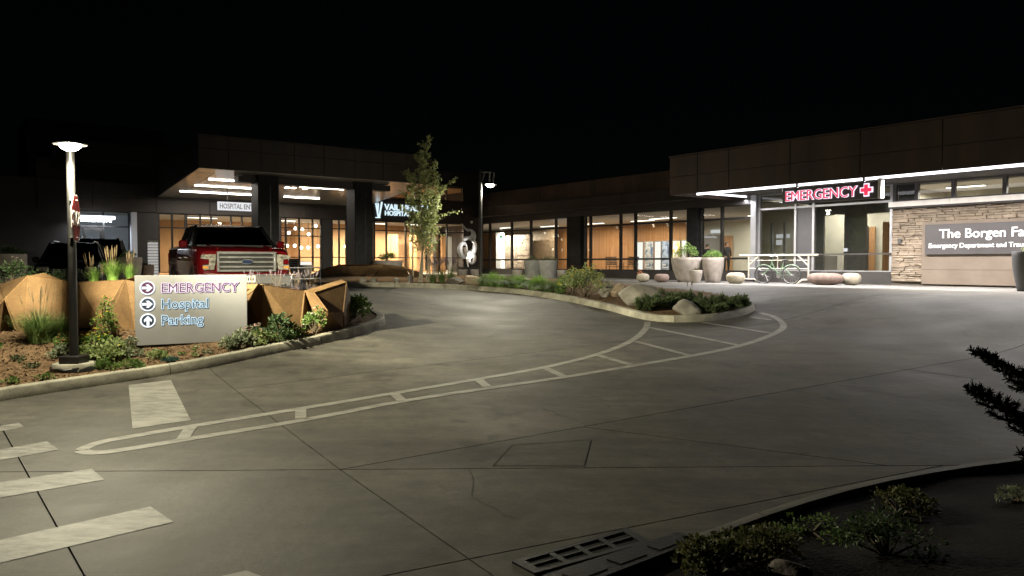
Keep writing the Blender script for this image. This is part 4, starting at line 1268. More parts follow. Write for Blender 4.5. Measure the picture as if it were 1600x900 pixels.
# ================================================================== STREET LAMPS AND SIGNS
def lamp_post(base, H, arm, rotz, label, watts, footing=None):
    t = thing('street_lamp', label, 'street lamp', base, rotz)
    z0 = 0.0
    if footing:
        rs = random.Random(2); n = 22; mb = MB()
        prof = [(1.0, -.25), (1.04, -.02), (1.03, .03), (.97, .06)]
        for r, z in prof:
            for k in range(n):
                a = 2*math.pi*k/n; rr = r*footing*(1+.05*math.sin(3*a)+rs.uniform(-.02,.02))
                mb.v.append((rr*math.cos(a), rr*math.sin(a), z))
        for i in range(3):
            for k in range(n): mb.f.append((i*n+k, i*n+(k+1) % n, (i+1)*n+(k+1) % n, (i+1)*n+k))
        mb.f.append(tuple(3*n+k for k in range(n)))
        mb.build('footing', 'kerb_concrete', t, smooth=True)
        mb = MB()
        for z, r in ((-.27, 1.06), (.0, 1.09), (.015, 1.06)):
            for k in range(n):
                a = 2*math.pi*k/n; rr = r*footing*(1+.05*math.sin(3*a)+rs.uniform(-.04,.04))
                mb.v.append((rr*math.cos(a), rr*math.sin(a), z+rs.uniform(-.015,.015)))
        for i in range(2):
            for k in range(n): mb.f.append((i*n+k, i*n+(k+1) % n, (i+1)*n+(k+1) % n, (i+1)*n+k))
        mb.build('footing_wrap', 'black_plastic', t, smooth=True)
        z0 = .06
    MB().cbox(-.15, .15, -.15, .15, z0, z0+.115, .012).build('base_plate', 'dark_metal', t)
    MB().lathe([(.062,z0+.11),(.058,H*.5),(.055,H+.04),(.03,H+.07),(0,H+.075)], 16).build('pole', 'lamp_pole', t, smooth=True)
    return t
def lamp_head(t, H, c, watts, col, axis=(0, 0), gain=0.0):
    h = MB()
    h.lathe([(0,.10),(.05,.095),(.09,.06),(.215,.018),(.22,.0),(.205,-.006),(.16,.016),(.0,.018)], 28, (c[0], c[1], H))
    o = h.build('lamp_shade', 'dark_metal', t, smooth=True)
    MB().lathe([(0,-.09),(.06,-.082),(.11,-.055),(.14,-.015),(.15,.008)], 24, (c[0], c[1], H-.004)).build('lens', 'lamp_lens', t, smooth=True)
    street_light('lamp_light', t, (c[0], c[1], H-.165), watts, col, .055, axis, gain)

lp = gp(116, 575, 0.16)
lp.z = h_li(lp.x, lp.y) + 0.03
d1 = lp.y
H1 = (EYE + (HOR-227)/F_PX*(d1-.54)) - lp.z
lamp1 = lamp_post(lp, H1+.06, None, 0.0, 'lit street lamp on tall black pole beside the stop sign', 0, footing=.30)
MB().tube([(0,0,H1+.08),(.09,-.16,H1+.155),(.22,-.40,H1+.165),(.30,-.53,H1+.09)], .02, 8).build('bracket', 'lamp_pole', lamp1)
lamp_head(lamp1, H1, (.31,-.54), 840*LAMP_W, (1.0, .92, .66), (.70, .71), 2.0)
lp2 = gp(751, 438, .1); lp2.z = h_mi(lp2.x, lp2.y)
lp2 = Vector((pv(751, 436, 27.3).x, 27.3, 0)); lp2.z = h_mi(lp2.x, lp2.y)-.02
H2t = EYE + (HOR-266)/F_PX*27.3 - lp2.z
H2 = EYE + (HOR-289)/F_PX*27.3 - lp2.z
lamp2 = lamp_post(lp2, H2t-.06, None, 0.0, 'lit street lamp with bracket arm beside the twisted ribbon sculpture', 0)
ax_ = (766-751)/F_PX*27.3
MB().tube([(0,0,H2t-.10),(ax_*.55,0,H2t-.08),(ax_*.95,0,H2t-.10),(ax_,0,H2+.10)], .022, 8).build('arm', 'mullion_grey', lamp2)
MB().tube([(0,0,H2t-.42),(.10,0,H2t-.30),(ax_*.45,0,H2t-.10)], .016, 8).build('arm_brace', 'mullion_grey', lamp2)
MB().tube([(ax_+.10,0,H2+.04),(ax_+.14,0,H2+.42),(ax_+.02,0,H2+.46),(ax_-.04,0,H2+.10)], .02, 8).build('loop', 'mullion_grey', lamp2)
lamp_head(lamp2, H2, (ax_,0), 560*LAMP_W, (1.0, .935, .74))

# stop sign on the lamp post
za = EYE + (HOR-378.5)/F_PX*d1; zb_ = EYE + (HOR-304.5)/F_PX*d1
rst = (zb_-za)/2 / math.cos(R(22.5))
st = thing('stop_sign', 'red octagonal STOP sign seen edge on beside the lamp pole', 'sign', (lp.x+.075, lp.y-.02, (za+zb_)/2), R(110.5))
def octo(r): return [(r*math.cos(R(22.5+45*k)), r*math.sin(R(22.5+45*k))) for k in range(8)]
MB().prism(octo(rst), 'y', -.004, .004).build('border', 'stop_white', st)
MB().prism(octo(rst*.94), 'y', -.0075, -.0042).build('face', 'stop_red', st)
add_text('lettering', 'STOP', .30, 'stop_white', st, (0, -.010, -.105), .002, .004, 'CENTER', xs=.92)
for s in (-1, 1):
    MB().lathe([(0,-.012),(.016,-.012),(.016,.0)], 10, (0,0,0)).build('bolt', 'chrome', st, loc=(0,-.012,s*rst*.72))
    MB().tube([(-.07, .05, s*rst*.72), (.07, .05, s*rst*.72)], .02, 6).build('strap', 'steel', st)

# wayfinding sign
DS = 12.75
sA = pv(212, 540, DS-.1); sB = pv(386, 531, DS+.75)
dirx = Vector((sB.x-sA.x, sB.y-sA.y, 0)); WS = dirx.length; rzs = math.atan2(dirx.y, dirx.x)
zt_ = EYE + (HOR-430.5)/F_PX*sA.y; zb0_ = sA.z
HS = zt_-zb0_
ws = thing('wayfinding_sign', 'grey panel sign listing EMERGENCY, Hospital and Parking by the kerb', 'sign', (sA.x, sA.y, zb0_), rzs)
MB().cbox(0, WS, -.05, .10, 0, HS, .005).build('panel', 'sign_grey', ws)
for x in (.16, WS-.2): MB().box(x-.045, x+.045, 0, .06, -.45, 0).build('post', 'sign_grey', ws)
def line_text(txt, zc, size, halo, face, x0=.385):
    add_text('letter_halo', txt, size, halo, ws, (x0, -.056, zc), .004, size*.044, space=1.06, xs=.93)
    add_text('letter_face', txt, size, face, ws, (x0, -.063, zc), .002, -size*.004, space=1.06, xs=.93)
ppm = F_PX/ (sA.y+.3)
line_text('EMERGENCY', HS-.285, .222, 'letter_halo_pink', 'letter_face_purple')
line_text('Hospital', HS-.555, .225, 'letter_halo_blue', 'letter_face_blue')
line_text('Parking', HS-.825, .225, 'letter_halo_blue', 'letter_face_blue')
def disc(r, y0, y1, n=32): return MB().prism([(r*math.cos(2*math.pi*k/n), r*math.sin(2*math.pi*k/n)) for k in range(n)], 'y', y0, y1)
for zc, m_, up_d, halo in ((HS-.205,'letter_face_purple',0,'letter_white_lit'), (HS-.475,'letter_face_blue',0,'letter_white_lit'), (HS-.745,'letter_face_blue',1,'letter_white_lit')):
    ic = disc(.118, -.060, -.050).build('icon_ring', halo, ws, loc=(.185, 0, zc))
    disc(.094, -.066, -.060).build('icon_disc', m_, ic)
    ar = [(-.085,.022),(.0,.022),(-.028,.055),(.012,.062),(.078,0),(.012,-.062),(-.028,-.055),(.0,-.022),(-.085,-.022)]
    if up_d: ar = [(-b, a) for a, b in ar]
    MB().prism(ar, 'y', -.072, -.066).build('arrow', halo, ic)

# ================================================================== CORTEN PLANTERS
def plates(root, lst, m='corten', th=.012):
    o = root.location
    for poly in lst:
        mm = m; 
        if isinstance(poly[0], str): mm = poly[0]; poly = poly[1:]
        P = [pv(*q) - Vector(o) for q in poly]
        mb = MB()
        n = len(P)
        if n > 3:
            c = sum(P, Vector())/n
            nr = Vector()
            for i in range(n):
                a, b = P[i], P[(i+1) % n]
                nr += Vector(((a.y-b.y)*(a.z+b.z), (a.z-b.z)*(a.x+b.x), (a.x-b.x)*(a.y+b.y)))
            nr.normalize()
            for k in range(n-2):
                mb.slab([P[0], P[k+1], P[k+2]], th, nr if nr.y < 0 else -nr)
        else: mb.slab(P, th)
        pl__ = mb.build('plate', mm, root)
        sm__ = MB(); sm__.tube([q + Vector((0, -.002, 0)) for q in P], .006, 5, closed=True); sm__.build('fold', 'corten_highlight' if mm == 'corten' else mm, pl__)  # edge tubes, painted lighter as a highlight on the plain corten plates
cp = thing('steel_planter', 'long faceted rust brown steel planter wall behind the wayfinding sign', 'planter', (pv(250,520,13.9).x, 13.9, G(-5,13.9)))
plates(cp, [
  [(-90,470,14.2),(0,445,13.9),(7,467,13.2),(-40,520,12.9)],
  [(0,445,13.9),(44,430.5,13.5),(7,467,13.2)],
  ['corten_shaded',(7,467,13.2),(22,512,13.5),(-20,530,13.5),(-40,520,12.9)],
  [(7,467,13.2),(44,431,13.5),(36,527,12.9),(24,514,13.0)],
  [(44,431,13.5),(69,427,13.6),(97,438,13.75),(95,516,13.3),(36,527,12.9)],
  [(97,438,13.75),(121,441,13.95),(121,512,13.75),(95,516,13.3)],
  [(121,441,13.95),(193,437.5,13.75),(157,503,13.35),(140,512,13.55),(121,512,13.75)],
  [(193,437.5,13.75),(197,437,13.7),(171,498,12.98),(157,503,13.35)],
  [(157,503,13.35),(171,498,12.98),(171,525,13.1),(150,530,13.35),(140,512,13.55)],
  [(197,437,13.7),(212,431.5,13.6),(250,440,13.9),(216,545,13.2),(171,498,12.98)],
  ['corten_shaded',(171,498,12.98),(216,545,13.2),(171,525,13.1)],
  [(250,440,13.9),(330,446,14.1),(330,530,13.9),(216,545,13.2)],
  [(330,446,14.1),(380,444,14.2),(386,461,14.05),(388,524,13.9),(330,530,13.9)],
  [(380,444,14.2),(411,444.5,13.75),(386,461,14.05)],
  ['corten_shaded',(386,461,14.05),(411,444.5,13.75),(410,522,13.95),(388,524,13.9)],
  [(411,444.5,13.75),(476,454,14.3),(468,517,14.25),(410,522,13.95)],
  ['corten_shaded',(476,454,14.3),(487,495,14.75),(470,514,14.25)],
  [(476,454,14.3),(491,457,14.35),(514,488,14.3),(503,517,14.5),(487,495,14.75)],
  [(476,454,14.3),(532,437,15.4),(541,441,15.1),(491,457,14.35)],
  ['corten_shaded',(491,457,14.35),(541,441,15.1),(536,488,14.8),(514,488,14.3)],
  [(514,488,14.3),(536,488,14.8),(537,514,14.9),(503,517,14.5)],
  ['corten_shaded',(541,441,15.1),(532,437,15.4),(548,470,15.9),(545,508,15.7),(537,514,14.9),(536,488,14.8)],
])
# soil inside the planter, held behind the plates
so = [pv(-90,463,14.3), pv(0,448,14.0), pv(60,440,13.75), pv(120,446,14.05), pv(195,443,13.85), pv(330,452,14.2), pv(411,452,13.9), pv(474,460,14.4), pv(530,446,15.4), pv(540,452,15.7)]
sb = [Vector((p.x-.2, p.y+.75, p.z-.02)) for p in so]
mb = MB(); n = len(so)
o_ = Vector(cp.location)
mb.v = [tuple(p-o_) for p in so+sb] + [tuple(Vector((p.x, p.y, G(p.x, p.y)))-o_) for p in sb]
for i in range(n-1): mb.f += [(i, i+1, n+i+1, n+i), (n+i, n+i+1, 2*n+i+1, 2*n+i)]
mb.build('soil', 'soil_dark', cp)
# far planter across the lane
cf = thing('steel_planter', 'smaller faceted dark rust planter across the lane before the entrance', 'planter', (pv(590,440,27).x, 27, 1.6))
plates(cf, [
  [(478,432,28.2),(505,420,28.0),(529,413.6,28.2),(512,444,27.2)],
  ['corten_shaded',(505,420,28.0),(512,444,27.2),(470,444,27.8),(478,432,28.2)],
  ['corten_shaded',(529,413.6,28.2),(545,416,28.1),(545,444,27.0),(512,444,27.2)],
  [(545,416,28.1),(581,415,27.8),(566,444,26.9),(545,444,27.0)],
  ['corten_shaded',(581,415,27.8),(567,433,27.2),(578,444,26.9),(566,444,26.9)],
  [(581,415,27.8),(599,413,27.9),(578,436,26.8),(567,433,27.2)],
  ['corten_shaded',(599,413,27.9),(631,417,27.9),(640,430,27.1),(638,445,26.7),(578,444,26.9),(578,436,26.8)],
  [(631,417,27.9),(657,426,27.6),(641,429,27.1)],
  [(641,429,27.1),(657,426,27.6),(652,445,26.7),(638,445,26.7)],
  ['corten_shaded',(657,426,27.6),(662,445,26.8),(652,445,26.7)],
  [(657,426,27.6),(681,445,27.0),(662,445,26.8)],
  ['corten_shaded',(529,413.6,28.2),(599,413,27.9),(631,417,27.9),(640,418,29.0),(529,416,29.4)],
], th=.01)

# ================================================================== PLANTS
def leafcard(mb, p, d, s, l, w, fold=.25):
    """a leaf: a folded lozenge along d with side s"""
    n = d.cross(s)
    mb.add([p, p+d*l*.5+s*w*.5+n*w*fold, p+d*l, p+d*l*.5-s*w*.5+n*w*fold], [(0,1,2),(0,2,3)])
def rvec(r):
    while True:
        v = Vector((r.uniform(-1,1), r.uniform(-1,1), r.uniform(-1,1)))
        if .05 < v.length < 1: return v.normalized()
def shrub(name, label, base, rx, h, n, leaf_l, m='leaf_green', flowers=0, fm='petal_yellow', fs=.03, seed=1, low=0.0, stems=6, cat='shrub', group=None, spread=1.0, ratio=.55, clumps=9):
    r = random.Random(seed)
    t = thing(name, label, cat, base, group=group)
    mb = MB(); sm_ = MB(); fl = MB()
    cl = []
    for i in range(clumps):
        a = r.uniform(0, 6.28); q = math.sqrt(r.random())
        x, y = math.cos(a)*q*rx*.75, math.sin(a)*q*rx*.75
        z = h*(low + (1-low)*(1-q*q*.75)*r.uniform(.55, 1.0))*.82
        cl.append((Vector((x, y, z)), rx*r.uniform(.26, .42)))
    for c, cr in cl:
        pts = [Vector((c.x*.15, c.y*.15, 0)), Vector((c.x*.6, c.y*.6, c.z*.55)), c]
        if stems: sm_.tube(pts, [.010, .007, .003], 5)
    for i in range(n):
        c, cr = r.choice(cl)
        v = rvec(r)*cr*(r.random()**.45)
        v.z *= .8*h/(h+rx)*1.6
        p = c+v
        if p.z < .01: p.z = r.uniform(.01, .04)
        d = (v.normalized() + rvec(r)*.8 + Vector((0,0,.35))).normalized()
        s = d.cross(rvec(r)).normalized()
        l = leaf_l*r.uniform(.6, 1.25)
        leafcard(mb, p, d, s, l, l*ratio)
    for i in range(flowers):
        c, cr = r.choice(cl)
        v = rvec(r)*cr*1.02; v.z = abs(v.z)
        p = c+v+Vector((0,0,.01))
        for k in range(5):
            a = k*1.2566+r.random()
            d = Vector((math.cos(a), math.sin(a), .6)).normalized(); s = d.cross(Vector((0,0,1))).normalized()
            leafcard(fl, p, d, s, fs, fs*.8, .15)
    mb.build('foliage', m, t, fix=False)
    if stems: sm_.build('stem', 'stem_brown', t, smooth=True, fix=False)
    if flowers: fl.build('blossom', fm, t, fix=False)
    return t
def grass(name, label, base, h, rx, n, m='grass_green', plumes=0, pl=.12, ph=1.25, pw=.011, seed=1, w=.006, cat='grass clump', group=None, droop=.5, pm='plume'):
    r = random.Random(seed)
    t = thing(name, label, cat, base, group=group)
    mb = MB(); st_ = MB(); pm_ = MB()
    def blade(L, a, lean, w, out, r0):
        d = Vector((math.cos(a), math.sin(a), 0)); sd = Vector((-math.sin(a), math.cos(a), 0))
        o = d*r0
        prev = None
        for k in range(5):
            f = k/4
            p = o + d*(L*lean*f*f) + Vector((0,0,L*(f - droop*lean*f*f*f*.7)))
            ww = w*(1-f*.85)
            a0, a1 = p-sd*ww, p+sd*ww
            i0 = len(out.v); out.v += [tuple(a0), tuple(a1)]
            if prev is not None: out.f.append((prev, prev+1, i0+1, i0))
            prev = i0
    for i in range(n):
        L = h*r.uniform(.55, 1.1)
        blade(L, r.uniform(0, 6.283), r.uniform(.08, .9)*rx/h*1.1, w, mb, rx*.28*r.random())
    for i in range(plumes):
        a = r.uniform(0, 6.283); L = h*ph*r.uniform(.85, 1.12); ln = r.uniform(.02, .30)*rx/h
        d = Vector((math.cos(a), math.sin(a), 0)); r0 = rx*.25*r.random()
        p0 = d*r0; p1 = d*(r0+L*ln*.5)+Vector((0,0,L*.6)); p2 = d*(r0+L*ln)+Vector((0,0,L))
        st_.tube([p0, p1, p2], [.0025, .002, .0015], 4)
        dr_ = (p2-p1).normalized(); q0 = p2-dr_*pl*.2; 
        pm_.tube([q0, q0+dr_*pl*.25, q0+dr_*pl*.7, q0+dr_*pl], [pw*.5, pw, pw*.8, pw*.15], 6)
        for k in range(14):
            b = q0+dr_*pl*r.random(); v = (rvec(r)+dr_*1.2).normalized()
            leafcard(pm_, b, v, v.cross(rvec(r)).normalized(), pw*2.4, pw*.35)
    mb.build('blades', m, t, fix=False)
    if plumes:
        st_.build('stalk', 'plume', t, fix=False)
        pm_.build('plume', pm, t, fix=False)
    return t
def onb(hf, px, py, poly=None, margin=.2):
    """point on a bed seen at (px, py)"""
    a, b, c = ray(px, py); tt = 2.0
    while tt < 60:
        x, y = a*tt, b*tt
        if EYE+c*tt < hf(x, y) and (poly is None or (inside(poly, x, y) and edge_dist(poly, x, y) > margin)): break
        tt += .05
    return Vector((a*tt, b*tt, hf(a*tt, b*tt)))
L_ = lambda px, py: onb(h_li, px, py, LI_POLY, .18)
# left bed
grass('fountain_grass', 'tall green fountain grass with tan plumes left of the lamp pole', L_(62,536), .58, .66, 900, plumes=18, seed=3, ph=1.3, pl=.17, pw=.008)
grass('fountain_grass', 'darker plumeless grass clump between the fountain grass and lamp pole', L_(97,530), .46, .45, 420, seed=4)
shrub('flowering_shrub', 'upright shrub with yellow flowers against the rust steel planter', L_(166,535), .20, .88, 520, .05, 'leaf_green', 26, 'petal_yellow', .028, 5, low=.1, clumps=16)
shrub('flowering_plant', 'low plant with orange flowers just left of the lamp pole', L_(99,545), .22, .26, 380, .05, 'leaf_green', 34, 'petal_orange', .022, 6)
shrub('leafy_plant', 'small silvery leaved plant at the left of the pole footing', L_(94,562), .17, .25, 300, .055, 'leaf_grey', seed=7)
shrub('leafy_plant', 'broad pale green sprawling plant right of the pole footing', L_(160,563), .46, .34, 1500, .075, 'leaf_pale', 10, 'petal_yellow', .025, 8, clumps=16, ratio=.75)
shrub('flowering_plant', 'yellow flowered plant behind the sprawling pale green plant', L_(146,545), .32, .30, 700, .05, 'leaf_green', 46, 'petal_yellow', .022, 9)
shrub('flowering_plant', 'whitish flowered plant between the pale plant and the sign post', L_(200,558), .26, .32, 620, .055, 'leaf_grey', 30, 'petal_white', .022, 10)
shrub('leafy_plant', 'small bright green tuft at the kerb right of the pole footing', L_(163,579), .15, .23, 320, .055, 'leaf_green', seed=11)
shrub('leafy_plant', 'rounded green tuft below the left edge of the wayfinding sign', L_(203,577), .20, .20, 420, .05, 'leaf_green', seed=12)
shrub('leafy_plant', 'lone light green plant under the sign panel', L_(247,562), .17, .17, 240, .06, 'leaf_pale', seed=13, ratio=.8)
shrub('seedling', 'tiny green seedling under the middle of the sign panel', L_(282,557), .06, .09, 34, .05, 'leaf_green', seed=14, clumps=3)
shrub('seedling', 'pale flowering seedling under the right half of the sign panel', L_(305,558), .08, .19, 60, .05, 'leaf_pale', 5, 'petal_white', .025, 15, clumps=4)
shrub('seedling', 'little grey seedling nearest the leafy shrub under the sign', L_(324,555), .09, .11, 44, .05, 'leaf_grey', seed=16, clumps=3)
shrub('leafy_plant', 'low blue green mat at the kerb under the sign', L_(268,571), .15, .07, 260, .04, 'leaf_bluegreen', seed=17)
shrub('leafy_shrub', 'grey green leafy shrub at the lower right corner of the sign', L_(373,553), .31, .36, 900, .07, 'leaf_grey', seed=18, clumps=14)
shrub('leafy_shrub', 'variegated pale shrub right of the sign near the kerb', L_(410,546), .25, .30, 760, .05, 'leaf_pale', seed=19, clumps=12)
shrub('flowering_plant', 'sparse pink flowered plant behind the variegated shrub', L_(396,538), .20, .42, 150, .05, 'leaf_dark', 22, 'petal_pink', .028, 20, low=.3)
shrub('leafy_shrub', 'dark leaved shrub in front of the rust planter panel', L_(438,532), .36, .48, 760, .075, 'leaf_dark', seed=21, clumps=13)
shrub('leafy_plant', 'bright green plant at the foot of the dark leaved shrub', L_(446,536), .22, .22, 420, .055, 'leaf_green', seed=22)
shrub('rose_bush', 'white flowered rose bush beside the angular planter end', L_(492,524), .24, .60, 620, .05, 'leaf_green', 40, 'petal_white', .034, 23, low=.15, clumps=13)
shrub('rose_bush', 'smaller white flowered bush at the kerb left of the rose bush', L_(468,533), .20, .32, 380, .045, 'leaf_green', 40, 'petal_white', .026, 24)
shrub('leafy_shrub', 'round green shrub on the island tip behind the planter end', L_(553,497), .42, .55, 1100, .08, 'leaf_green', seed=25, clumps=14)
for i, (px, py) in enumerate(((26,566),(70,598),(18,600),(4,545),(52,577))):
    shrub('seedling', ['sparse brownish weed in the mulch left of the pole','small weed near the kerb left of the pole footing','small green weed at the kerb by the frame edge','tuft of green weed at the left frame edge','faint weed in the middle of the bare mulch'][i], L_(px, py), .13, .09, 60, .055, ['leaf_dark','leaf_green','leaf_green','leaf_green','leaf_dark'][i], seed=30+i, clumps=4)
# on the planter
def P3(px, py, d): return pv(px, py, d)
grass('fountain_grass', 'green grass with golden plumes in the planter right of the lamp pole', P3(176,440,14.25), .42, .34, 360, 'grass_bright', plumes=11, seed=41, ph=1.2, pl=.22, pw=.009)
grass('fountain_grass', 'golden plumed grass in the planter close to the lamp pole', P3(146,443,14.3), .32, .28, 240, 'grass_bright', plumes=7, seed=42, ph=1.25, pl=.18, pw=.008)
grass('fountain_grass', 'golden plumed grass in the planter nearest the sign', P3(203,440,14.2), .34, .22, 200, 'grass_bright', plumes=5, seed=43, ph=1.25, pl=.18, pw=.008)
shrub('leafy_shrub', 'dim dusty shrub in the planter at the left frame edge', P3(15,446,14.5), .5, .5, 700, .07, 'leaf_dark', 20, 'petal_white', .03, 44)
shrub('leafy_shrub', 'dim low shrub in the planter in front of the black cars', P3(95,440,14.5), .5, .25, 500, .06, 'leaf_dark', seed=45)
for i, (px, d) in enumerate(((398,14.6),(432,14.6),(462,14.8),(486,15.1))):
    grass('lavender_plant', ['pale lavender stems in front of the truck licence plate','pale lavender stems before the truck bumper right corner','pale lavender stems in the planter behind the flat rust panel','pale lavender stems beside the raised planter end'][i], P3(px, 458, d), .24, .30, 90, 'lavender', plumes=10, seed=50+i, ph=1.5, pl=.08, pw=.007, cat='lavender', w=.004, pm='lavender')
# middle island
Mi = lambda px, py: onb(h_mi, px, py, MI_POLY, .28)
for i, (px, py) in enumerate(((757,453),(783,457),(800,461),(835,461),(856,464),(770,447),(812,450),(843,452),(875,458))):
    grass('ornamental_grass', ['green grass mound leftmost on the boulder island','green grass mound at the kerb right of the leftmost one','third kerbside green grass mound from the left','fourth kerbside green grass mound left of the yellow shrub','kerbside green grass mound nearest the yellow shrub','back row grass mound behind the leftmost one','back row grass mound left of the grey round stone','back row grass mound right of the grey round stone','low grass tuft under the yellow flowered shrub'][i], Mi(px, py), .46 if i < 5 else .52, .62, 950, 'grass_bright' if i in (1,3,5,6,7) else 'grass_green', seed=60+i, w=.007, droop=.9)
shrub('flowering_shrub', 'taller yellow flowered open shrub left of the large boulder', Mi(915,466), .72, 1.05, 900, .085, 'leaf_pale', 70, 'petal_yellow', .05, 71, low=.25, clumps=22)
shrub('flowering_shrub', 'shorter yellow flowered shrub on the kerb side of the taller one', Mi(893,470), .50, .75, 700, .075, 'leaf_green', 36, 'petal_yellow', .045, 72, low=.2, clumps=16)
def boulder(name, label, base, sx, sy, sz, m, seed, rz=0.0, sink=.25):
    bm = bmesh.new(); bmesh.ops.create_icosphere(bm, subdivisions=4, radius=1)
    o = Vector((seed*3.1, seed*1.7, 0))
    rr = random.Random(seed)
    pl_ = [(rvec(rr), rr.uniform(.50, .82)) for _ in range(11)]
    for v in bm.verts:
        n = v.co.normalized()
        d = 1.0 + .14*noise.noise(n*1.6+o) + .07*noise.noise(n*4+o) + .02*noise.noise(n*11+o)
        for q, c in pl_:
            dd = n.dot(q)*d
            if dd > c: d -= (dd-c)*.92
        v.co = Vector((n.x*sx*d, n.y*sy*d, n.z*sz*d + sz*(1-2*sink)))
    mb = MB().frombm(bm)
    o = mb.build(name, m, smooth=True, loc=base); o.rotation_euler = (0, 0, rz)
    return tag(o, label, 'boulder')
boulder('boulder', 'largest rounded grey boulder on the island', Mi(1006,474), .72, .46, .36, 'boulder', 3, .1, .32)
boulder('boulder', 'mid sized grey boulder left of the largest boulder', Mi(947,464), .26, .22, .25, 'boulder', 4, .4)
boulder('boulder', 'tan boulder squeezed between two grey boulders', Mi(966,463), .26, .22, .26, 'boulder_tan', 5, .2)
boulder('boulder', 'small triangular boulder among the junipers at the kerb', Mi(1074,489), .36, .25, .25, 'boulder', 6, 0, .35)
boulder('boulder', 'round grey stone among the green grass mounds', Mi(817,448), .34, .28, .24, 'boulder', 7)
boulder('boulder', 'dark angular rock right of the far rust planter', Mi(712,445), .34, .24, .17, 'boulder_dark', 8)
boulder('boulder', 'flat tan rock left of the second street lamp', Mi(736,443), .42, .3, .16, 'boulder_tan', 9)
boulder('boulder', 'low pale rock by the foot of the second street lamp', Mi(735,438), .26, .2, .12, 'boulder_tan', 10)
def juniper(label, base, rx, h, seed, n=1500):
    r = random.Random(seed); t = thing('juniper', label, 'juniper', base); mb = MB(); sm_ = MB()
    for i in range(26):
        a = r.uniform(0, 6.283); L = rx*r.uniform(.5, 1.05); el = r.uniform(.1, .9)
        d = Vector((math.cos(a), math.sin(a), el*h/rx)).normalized()
        tip = d*L; tip.z = min(tip.z, h)+.04
        sm_.tube([(0,0,.03), tip*.6+Vector((0,0,.03)), tip], [.012,.007,.003], 4)
        for k in range(n//26):
            f = .3+.7*math.sqrt(r.random()); b = tip*f+rvec(r)*.05
            v = (d+rvec(r)*.75+Vector((0,0,.45))).normalized()
            leafcard(mb, b, v, v.cross(rvec(r)).normalized(), r.uniform(.06,.14), .022)
    mb.build('foliage', 'juniper', t, fix=False); sm_.build('stem', 'stem_brown', t, fix=False)
for i, (px, py, rx, h) in enumerate(((1012,486,.42,.34),(1035,482,.48,.42),(1057,474,.5,.40),(1096,478,.46,.34),(1110,489,.42,.32),(1135,483,.44,.36),(1152,487,.36,.30))):
    juniper(['spreading juniper in front of the largest boulder at left','spreading juniper in front of the largest boulder at right','spreading juniper just right of the largest boulder','spreading juniper behind the small triangular boulder','spreading juniper right of the small triangular boulder','spreading juniper second from the island tip','spreading juniper at the very tip of the island'][i], Mi(px, py), rx, h, 80+i)
grass('dried_stalks', 'thin dry flower stalks rising behind the junipers', Mi(1078,470), .28, .12, 14, 'plume', plumes=4, seed=90, ph=1.6, pl=.10, pw=.012, cat='plant')
for i, (px, py) in enumerate(((676,443),(690,442),(704,441))):
    grass('lavender_plant', ['faint lavender clump right of the young tree trunks','faint lavender clump left of the dark angular rock','faint lavender clump behind the dark angular rock'][i], Mi(px, py), .5, .42, 160, 'grass_green', plumes=26, seed=95+i, ph=1.35, pl=.14, pw=.012, cat='lavender', pm='lavender')
for i, px in enumerate((567,584,620,640)):
    boulder('pale_stone', ['pale round stone first in front of the far rust planter','pale round stone second in front of the far rust planter','pale round stone third in front of the far rust planter','upright pale stone at the right of the far rust planter'][i], Mi(px, 444.5), .13 if i < 3 else .09, .12, .11 if i < 3 else .2, 'boulder', 20+i)

# young multi-stem tree
def tree():
    r = random.Random(17)
    b = Mi(656, 441.5)
    t = thing('aspen_tree', 'slim young multi stem tree with small leaves before the hospital sign', 'tree', b)
    Ht = EYE+(HOR-212)/F_PX*b.y-b.z
    tr = MB(); lb = MB(); lf = MB()
    tips = []
    for (dx, dy, hh, lx, ly) in ((-.02,0,1.0,.34,.1),(.16,.1,.84,.36,.1),(-.18,.05,.78,-.18,0),(.05,-.14,.90,.05,-.1),(.28,-.05,.66,.38,-.1)):
        H = Ht*hh; pts = []; 
        for k in range(9):
            f = k/8
            pts.append(Vector((dx+lx*f+.05*math.sin(f*5+dx*9), dy+ly*f+.05*math.cos(f*4+dx*7), H*f)))
        tr.tube(pts, [.034*(1-.86*k/8)*(hh+.1) for k in range(9)], 8)
        for i in range(44):
            f = .26+.74*i/44*r.uniform(.95, 1.0); f = min(f, .99)
            k = min(7, int(f*8)); p = pts[k].lerp(pts[k+1], f*8-k)
            a = r.uniform(0, 6.283); L = Ht*(.035+.11*(1-f)**.8)*r.uniform(.5, 1.15)
            if f > .93: L *= .6
            e = p+Vector((math.cos(a)*L, math.sin(a)*L, L*r.uniform(.5, 1.1)))
            m_ = p.lerp(e, .5)+Vector((0,0,-L*.06))
            lb.tube([p, m_, e], [.010*(1-f*.6), .006, .002], 4)
            tips.append((p, m_, e))
    # long side shoots
    for (px, py, f) in ((713,279,.55),(718,329,.42),(628,300,.5)):
        e = pv(px, py, b.y)-b; p = Vector((.12,0,Ht*f)); 
        lb.tube([p, p.lerp(e,.5)+Vector((0,0,.05)), e], [.010,.007,.003], 5); tips += [(p, p.lerp(e,.5), e)]*3
    for (p, m_, e) in tips:
        for k in range(26):
            f = r.uniform(.15, 1.05)
            q = p.lerp(m_, f*2) if f < .5 else m_.lerp(e, min(1, f*2-1))
            q = q+rvec(r)*r.uniform(.01, .10)
            d = (rvec(r)+Vector((0,0,-.55))).normalized(); s = d.cross(rvec(r)).normalized()
            l = r.uniform(.045, .085)
            leafcard(lf, q, d, s, l, l*.85, .12)
    tr.build('trunk', 'bark', t, smooth=True, fix=False); lb.build('limbs', 'bark', t, smooth=True, fix=False); lf.build('crown', 'aspen_leaf', t, fix=False)
tree()

